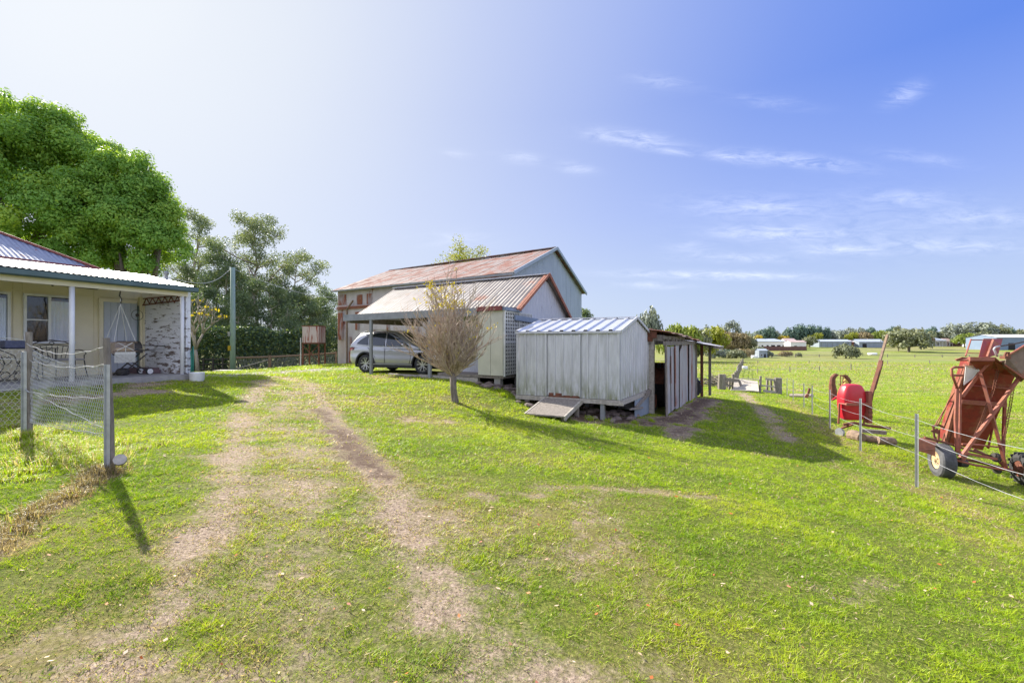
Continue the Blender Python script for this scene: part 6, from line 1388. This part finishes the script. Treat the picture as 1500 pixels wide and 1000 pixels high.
# ============================================================ RED ELEVATOR MACHINE
def E(zx,zy,d): return P(1330+zx/4.165,480+zy/4.165,d)
def elevator():
    base=G(1400,9.3);t=thing('farm_elevator','tall rusty red farm loader with raised chute, chains and wheels in the paddock','farm machine',base)
    R=M['red_paint'];RF=M['red_frame'];RU=M['rust']
    def tub(name,mat,pts,r=.022,n=7): return part(name,mat,t,lambda m:m.tube(pts,r,n),smooth=False)
    def bar(name,mat,a,b,w_=.05,h=None): return part(name,mat,t,lambda m:m.beam(a,b,w_,h or w_))
    # chute: bottom left/right, top left/right
    bl,br,tl,tr_=E(235,705,10.0),E(455,745,9.9),E(385,215,9.2),E(655,285,9.1)
    nn=(br-bl).cross(tl-bl).normalized()
    if nn.y>0: nn=-nn
    def panel(m):
        k=10
        for i in range(k):
            a0=bl.lerp(tl,i/k);a1=bl.lerp(tl,(i+1)/k);b0=br.lerp(tr_,i/k);b1=br.lerp(tr_,(i+1)/k);m.plate([a0,b0,b1,a1],.012+.002*(i%2))
    part('chute_floor',R,t,panel)
    part('chute_side',R,t,lambda m:(m.plate([bl,bl-nn*.28,tl-nn*.28,tl],.012),m.plate([br,br-nn*.28,tr_-nn*.28,tr_],.012)))
    cream=M['cream'];bar('side_rail',M['rust_orange'],E(228,700,9.85),E(352,225,9.15),.05,.07);bar('side_rail',RU,E(245,700,9.85),E(372,230,9.1),.03,.05)
    part('white_gusset',M['white_paint'],t,lambda m:m.plate([E(352,235,9.0),E(425,225,9.0),E(440,275,8.98),E(340,350,9.05)],.008))
    bar('cross_member',RF,E(325,450,9.5),E(600,470,9.3),.05,.09);bar('cross_member',R,E(375,350,9.35),E(625,372,9.2),.03,.03)
    # top tray
    part('top_tray',RF,t,lambda m:(m.plate([E(288,192,8.75),E(380,180,8.6),E(385,198,8.55),E(296,200,8.7)],.03),m.plate([E(380,180,8.6),E(535,182,8.6),E(600,240,9.0),E(520,262,9.3),E(370,230,9.2)],.02),m.beam(E(375,190,8.55),E(525,190,8.55),.03,.07)))
    part('tray_lip',M['rust_orange'],t,lambda m:m.plate([E(285,195,8.7),E(330,178,8.65),E(380,182,8.6),E(352,202,8.7)],.02))
    part('under_tray',R,t,lambda m:(m.plate([E(380,205,8.7),E(520,205,8.7),E(505,260,9.1),E(430,268,9.1)],.012),m.plate([E(530,205,8.7),E(600,240,8.9),E(640,290,9.0),E(560,280,9.2)],.012)))
    # upright flap
    part('top_flap',R,t,lambda m:(m.plate([E(430,180,9.2),E(460,67,9.6),E(518,67,9.6),E(492,182,9.2)],.012),m.plate([E(490,182,9.2),E(516,67,9.58),E(577,66,9.7),E(550,160,9.35)],.012)))
    bar('flap_rib',M['rust_orange'],E(482,182,9.12),E(520,78,9.5),.03,.06)
    part('ladder_frame',RF,t,lambda m:(m.tube([E(352,172,9.3),E(385,70,9.7)],.014,6),m.tube([E(383,74,9.7),E(465,74,9.7)],.012,6),m.tube([E(365,154,9.4),E(435,156,9.4)],.010,6)))
    # hopper
    M['hopper']=mat_metal('brown_weathered_hopper',(.22,.16,.13),(.15,.105,.085),.52,.1,4,(1,1,1),rough=.8,metal=0)
    part('hopper',M['hopper'],t,lambda m:(m.plate([E(600,175,8.7),E(735,95,8.6),E(790,110,8.6),E(790,330,8.6),E(715,312,8.65),E(590,225,8.75)],.012),m.plate([E(540,205,8.9),E(605,195,8.72),E(715,312,8.65),E(690,330,8.8)],.012),m.plate([E(600,175,8.7),E(735,95,8.6),E(760,95,9.5),E(625,170,9.5)],.012)))
    part('hopper_rim',RF,t,lambda m:(m.tube([E(598,176,8.68),E(735,94,8.58),E(800,108,8.58)],.018,6),m.tube([E(590,226,8.73),E(715,314,8.63),E(800,335,8.6)],.016,6)))
    part('latch',RU,t,lambda m:(m.tube([E(585,180,8.65),E(600,150,8.65),E(615,148,8.65),E(610,185,8.65)],.02,6),m.box(*[v for v in (E(575,0,8.6).x,E(610,0,8.6).x)],8.55,8.65,E(0,190,8.6).z,E(0,172,8.6).z)))
    part('silver_pipe',M['steel_post'],t,lambda m:m.tube([E(545,175,8.9),E(538,160,8.9),E(524,130,8.9),E(535,118,8.9),E(560,112,8.9)],.018,8),smooth=True)
    part('silver_pipe',M['iron_black'],t,lambda m:m.tube([E(560,112,8.9),E(640,100,8.85),E(740,78,8.8)],.014,6))
    # main frame
    tub('frame_post',RF,[E(300,372,8.9),E(292,560,8.9),E(300,755,8.9)],.034,6);tub('frame_post',RF,[E(320,372,9.0),E(318,560,8.95),E(312,788,8.9)],.022,6)
    bar('brace',RF,E(690,290,8.75),E(320,792,8.7),.05,.05);bar('brace',RF,E(442,278,8.85),E(512,520,8.72),.05,.045);bar('brace',RF,E(505,500,8.74),E(600,858,8.9),.045,.04)
    bar('brace',RF,E(330,420,9.0),E(440,272,8.9),.05,.05);bar('brace',RF,E(440,272,8.9),E(505,205,8.8),.035,.045)
    tub('frame_post',R,[E(592,430,9.4),E(585,600,9.4),E(580,790,9.35)],.032,6)
    tub('frame_post',R,[E(530,545,9.7),E(490,735,9.8),E(455,700,9.9)],.02,6)
    part('loop_handle',RF,t,lambda m:m.tube([E(335,240,9.0),E(285,240,8.9),E(265,250,8.85),E(270,290,8.85),E(303,372,8.9)],.022,7),smooth=True)
    tub('cross_bar',RF,[E(265,290,8.86),E(330,290,9.0)],.024);tub('rod',RF,[E(340,235,9.0),E(270,420,9.2),E(168,590,9.3)],.010,5);tub('rod',RF,[E(300,370,9.0),E(250,440,9.2),E(180,600,9.4)],.012,5);tub('rod',RU,[E(360,230,9.1),E(300,400,9.2),E(215,620,9.4)],.016,5);tub('rod',RU,[E(252,448,9.2),E(275,450,9.2)],.012,5)
    # lower left gear
    part('foot_lever',RU,t,lambda m:(m.plate([E(135,628,9.1),E(180,612,9.1),E(190,650,9.1)],.02),m.tube([E(155,605,9.1),E(160,660,9.1),E(180,700,9.1)],.02,6),m.tube([E(190,620,9.2),E(185,690,9.2)],.02,6),m.tube([E(150,602,9.1),E(185,590,9.2),E(215,605,9.3)],.02,6),m.tube([E(210,690,9.2),E(222,640,9.2),E(228,690,9.2)],.012,6)))
    # base frame
    tub('drawbar',RU,[E(100,668,8.9),E(230,700,8.95),E(370,745,9.0),E(480,775,9.1),E(560,795,9.1)],.022)
    tub('axle',RU,[E(200,806,8.98),E(340,800,9.0),E(450,822,9.05),E(560,850,9.1),E(700,880,8.95)],.028)
    tub('axle_tube',RF,[E(270,800,8.8),E(400,835,8.85),E(560,862,8.9),E(640,872,8.9)],.022);tub('cross_bar',RF,[E(330,708,9.2),E(440,715,9.3),E(560,728,9.3)],.018);tub('cross_bar',RU,[E(400,740,9.3),E(470,775,9.2),E(545,800,9.1),E(600,860,9.0)],.03)
    bar('cross_member',RF,E(305,755,8.9),E(540,800,8.9),.045);bar('cross_member',RF,E(340,800,8.7),E(360,760,9.2),.05)
    part('gearbox',M['iron_black'],t,lambda m:(m.lathe(E(335,825,8.9),(1,0,0),[(.03,-.1),(.07,-.08),(.08,.05),(.04,.09)],12),m.lathe(E(545,790,9.0),(1,.2,0),[(.02,-.06),(.09,-.05),(.09,.0),(.03,.04)],14),m.lathe(E(545,870,8.95),(1,.2,0),[(.02,-.04),(.06,-.03),(.06,.03),(.02,.04)],12)))
    part('orange_box',M['rust_orange'],t,lambda m:(m.plate([E(62,680,8.85),E(165,722,8.85),E(165,782,8.85),E(62,750,8.85)],.012),m.plate([E(62,680,8.85),E(165,722,8.85),E(180,700,9.3),E(80,668,9.3)],.012),m.tube([E(62,748,8.8),E(165,738,8.8)],.014,5)))
    # chains
    def chain(name,pts):
        def f(m):
            P_=[Vector(p) for p in pts];L=sum((b-a).length for a,b in zip(P_[:-1],P_[1:]));n=int(L/.032)
            for i in range(n):
                s=i*L/n;k=0
                while k<len(P_)-2 and s>(P_[k+1]-P_[k]).length: s-=(P_[k+1]-P_[k]).length;k+=1
                dd=(P_[k+1]-P_[k]).normalized();c=P_[k]+dd*s;sd_=Vector((1,0,0))
                m.beam(c-sd_*.032,c+sd_*.032,.010);
                if i%2==0: m.beam(c-sd_*.026,c-sd_*.026+dd*.034,.009);m.beam(c+sd_*.026,c+sd_*.026+dd*.034,.009)
                else: m.beam(c-sd_*.018,c-sd_*.018+dd*.034,.009);m.beam(c+sd_*.018,c+sd_*.018+dd*.034,.009)
        part(name,RU,t,f)
    chain('chain',[E(548,262,8.9),E(520,385,9.0),E(480,480,9.1),E(450,565,9.15),E(375,740,9.2)])
    chain('chain',[E(645,340,8.95),E(625,470,9.1),E(600,600,9.1),E(575,720,9.1),E(568,820,9.05)])
    # wheels
    for zx,zy,r,w_,rusty in ((208,808,.335,.24,False),(705,862,.30,.17,True)):
        c=E(zx,zy,9.05 if not rusty else 8.8);c.z=gz(c.x,c.y)+r-.015;ax=Vector((.93,-.36,0)).normalized();pe=Vector((-ax.y,ax.x,0))
        wq=part('wheel',M['rust'] if rusty else M['hopper'],t,lambda m:(m.lathe(c-ax*w_*.42,ax,[(.03,-.03),(.05,0),(r*.3,.02),(r*.5,-.0),(r*.55,.04),(r*.53,w_*.8)],20),[m.lathe(c-ax*w_*.46+pe*math.cos(g)*r*.22+Vector((0,0,math.sin(g)*r*.22)),ax,[(.012,0),(.012,.03)],6) for g in [i*1.257 for i in range(5)]]))
        if not rusty: wq.data.materials[0]=mat_basic('cream_rim',(.55,.42,.24),(.38,.26,.14),12,.7)
        def ty(m):
            m.lathe(c-ax*w_/2,ax,[(r*.53,.01),(r*.72,-.005),(r*.93,.01),(r,.035),(r,w_-.035),(r*.93,w_-.01),(r*.75,w_+.005),(r*.53,w_-.01)],32,cap=False)
            for x in (-.05,-.017,.017,.05):
                m.lathe(c+ax*(x-.008),ax,[(r*.99,0),(r*1.012,0),(r*1.012,.016),(r*.99,.016)],32,cap=False)
            if rusty: [m.beam(c-ax*w_*.5+pe*math.cos(g)*r+Vector((0,0,math.sin(g)*r)),c+ax*w_*.5+pe*math.cos(g+.15)*r+Vector((0,0,math.sin(g+.15)*r)),.03,.05) for g in [i*2*math.pi/16 for i in range(16)]]
        part('tyre',M['grey_tyre'] if not rusty else M['tyre'],wq,ty)
elevator()
# red plastic hopper implement
def spreader():
    d=12.3;q=G(1258,d);t=thing('spreader','bright red plastic spreader hopper standing on a rusty timber base','farm machine',q);z0=CZ+(500-617)/F0*d;z1=CZ+(500-563)/F0*d;cx=(1257.5-750)/F0*d
    def body(m):
        prof=[(.0,.24,.14),(.03,.27,.16),(.25,.315,.2),(.55,.335,.22),(.75,.315,.21),(.92,.25,.17),(1.0,.19,.12)]
        n=28;vs=[];fs=[]
        for f,rx,ry in prof:
            for k in range(n):
                g=2*math.pi*k/n;c=math.cos(g);s=math.sin(g);e=.55;vs.append((cx+rx*math.copysign(abs(c)**e,c),d+.25+ry*math.copysign(abs(s)**e,s),z0+f*(z1-z0)))
        for i in range(len(prof)-1):
            for k in range(n): fs.append((i*n+k,i*n+(k+1)%n,(i+1)*n+(k+1)%n,(i+1)*n+k))
        fs.append(tuple(range(n-1,-1,-1)));fs.append(tuple((len(prof)-1)*n+k for k in range(n)));m.add(vs,fs)
    o=part('hopper',M['red_plastic'],t,body,smooth=True);sm=o.modifiers.new('s','SUBSURF');sm.levels=1;sm.render_levels=2
    zb_=CZ+(500-592)/F0*d
    part('frame',M['red_frame'],t,lambda m:(m.tube([(cx-.36,d+.25,z0-.1),(cx-.37,d+.2,zb_),(cx-.35,d-.02,zb_),(cx+.33,d-.02,zb_),(cx+.36,d+.2,zb_),(cx+.34,d+.25,z0-.1)],.025,6),m.box(cx-.35,cx+.33,d-.04,d-.0,zb_-.03,zb_+.04),m.box(cx+.26,cx+.36,d-.02,d+.1,z0-.05,zb_+.35)))
    part('rust_strap',M['rust'],t,lambda m:[m.box(cx+.24,cx+.34,d-.06,d-.03,zb_-.12-k*.12,zb_-.06-k*.12) for k in range(3)])
    a=P(1269,618,12.35);b=P(1281,540,12.5);c=P(1300,490,12.7)
    part('upright_bar',M['rust'],t,lambda m:(m.beam(a,P(1278,576,12.4),.05),m.beam(P(1276,578,12.4),P(1291,528,12.55),.09,.05),m.beam(P(1281,570,12.42),P(1292,531,12.5),.05,.04)))
    part('timber_pole',M['wood_rail'],t,lambda m:m.beam(P(1287,535,12.6),c,.06,.04))
    part('axle',M['rust'],t,lambda m:(m.tube([(cx-.45,d-.05,z0-.08),(cx-.2,d-.1,z0-.02),(cx+.2,d-.1,z0-.1),(cx+.7,d-.2,z0-.15)],.035,7),m.tube([(cx-.38,d+.1,z0-.2),(cx-.3,d-.2,z0-.05)],.03,6)))
    wq=part('wheel',M['steel_post'],t,lambda m:m.lathe((cx-.43,d+.1,q.z+.12),(1,.3,0),[(.02,-.03),(.12,-.03),(.12,.03),(.02,.03)],14))
spreader()
def logs():
    rs=random.Random(4)
    specs=[(1245,12.0,1262,11.6,.13,'thick split log lying in front of the red plastic hopper'),(1262,11.7,1292,11.6,.09,'long rusty brown log beneath the upright bar'),(1286,11.5,1309,11.5,.11,'sawn brown log nearest the picture right of the hopper')]
    for a,da,b,db,r,l in specs:
        p=G(a,da,r*.9);q=G(b,db,r*.9)
        def f(m):
            n=11;N_=7;pts=[]
            for i in range(N_):
                c=p.lerp(q,i/(N_-1))+Vector((0,rs.uniform(-.02,.02),rs.uniform(-.015,.015)));pts.append(c)
            m.tube(pts,[r*rs.uniform(.85,1.1) for _ in pts],n)
        o=part('log',M['wood_rail'],None,f);tag(o,l,'log')
    o=part('plank_stack',M['wood_grey'],None,lambda m:[m.beam(G(1262,11.9,.22+.03*i),G(1298,11.7,.24+.035*i),.09,.03) for i in range(3)]);tag(o,'stack of grey planks on the logs behind the fence post','planks')
logs()
def plough():
    d=19.5;q=G(1230,d);t=thing('plough','old yellow and rust plough with curved blades far behind the red hopper','farm machine',q);M['yel_rust']=mat_metal('yellow_rust',(.50,.33,.04),(.42,.26,.04),.50,.08,5,metal=0)
    p=lambda x,y,dd=0:P(x,y,d+dd)
    part('curved_blade',M['rust'],t,lambda m:m.tube([p(1221,583),p(1220,572),p(1219,562),p(1220,553),p(1224,549),p(1228,549)],[.13,.15,.12,.10,.09,.03],8))
    part('yellow_blade',M['yel_rust'],t,lambda m:(m.tube([p(1232,584),p(1236,573),p(1239,562),p(1239,555)],[.2,.17,.14,.05],8)))
    part('curved_blade',M['rust'],t,lambda m:m.tube([p(1242,566),p(1243,558),p(1239,551),p(1236,549)],[.06,.12,.08,.03],7))
    part('frame',M['rust_orange'],t,lambda m:(m.tube([p(1218,585),p(1226,581),p(1240,583,.3)],.07,6),m.tube([p(1230,550),p(1240,550)],.03,5),m.tube([p(1231,550),p(1231,575)],.02,5),m.tube([p(1235,550),p(1234,572)],.02,5),m.tube([p(1228,563),p(1237,563)],.02,5)))
    part('share',M['red_plastic'],t,lambda m:m.plate([p(1219,585,-.2),p(1228,578,-.2),p(1230,584,-.2)],.05))
    part('hub',M['steel_blue'],t,lambda m:m.lathe(p(1241,580,-.1),(1,0,0),[(.02,-.1),(.16,-.08),(.16,.08),(.02,.1)],12))
plough()
def tool():
    d=25;t=thing('plough_share','small orange rusted plough share lying beside the wire fence','farm tool',G(1184,d));p=lambda x,y,dd=0:P(x,y,d+dd)
    part('blade',M['rust_orange'],t,lambda m:m.plate([p(1177,582),p(1182,576),p(1186,575),p(1183,583)],.05));part('shank',M['rust'],t,lambda m:m.tube([p(1184,576),p(1186,568)],.06,6));part('beam',M['wood_grey'],t,lambda m:m.tube([p(1158,579,2),p(1190,579,.5)],.10,7))
tool()
# fallen leaves and twigs on the lawn
def litter():
    n=800;y=1.6+RNG.random(n)**1.3*14;x=RNG.uniform(-1.1,1.1,n)*y
    z=GS(x,y)+.020;c=np.stack([x,y,z],-1);s=RNG.uniform(.007,.02,n)*(1+y/14);u=unit(n);u[:,2]*=.35;v=np.cross(u,[0,0,1.]);v/=np.linalg.norm(v,axis=1,keepdims=True);v[:,2]+=RNG.normal(0,.25,n)
    q=np.stack([c-u*s[:,None],c+v*s[:,None]*.5,c+u*s[:,None],c-v*s[:,None]*.5],1).reshape(-1,3)
    m,nt,bs=new_mat('fallen_leaf');at=N(nt,'ShaderNodeAttribute',attribute_name='rnd');nt.links.new(ramp(nt,at.outputs['Fac'],[(.0,(.55,.42,.32)),(.5,(.40,.26,.15)),(.62,(.50,.14,.02)),(.8,(.30,.07,.02)),(1,(.62,.50,.42))]),bs.inputs['Base Color']);bs.inputs['Roughness'].default_value=.8
    o=np_mesh('fallen_leaves',q,4,m,attr=RNG.random(n));tag(o,'scattered dry fallen leaves on the lawn','leaves',kind='stuff')
litter()
sow()
for o in list(bpy.data.objects):
    if '_w' in o: del o['_w']
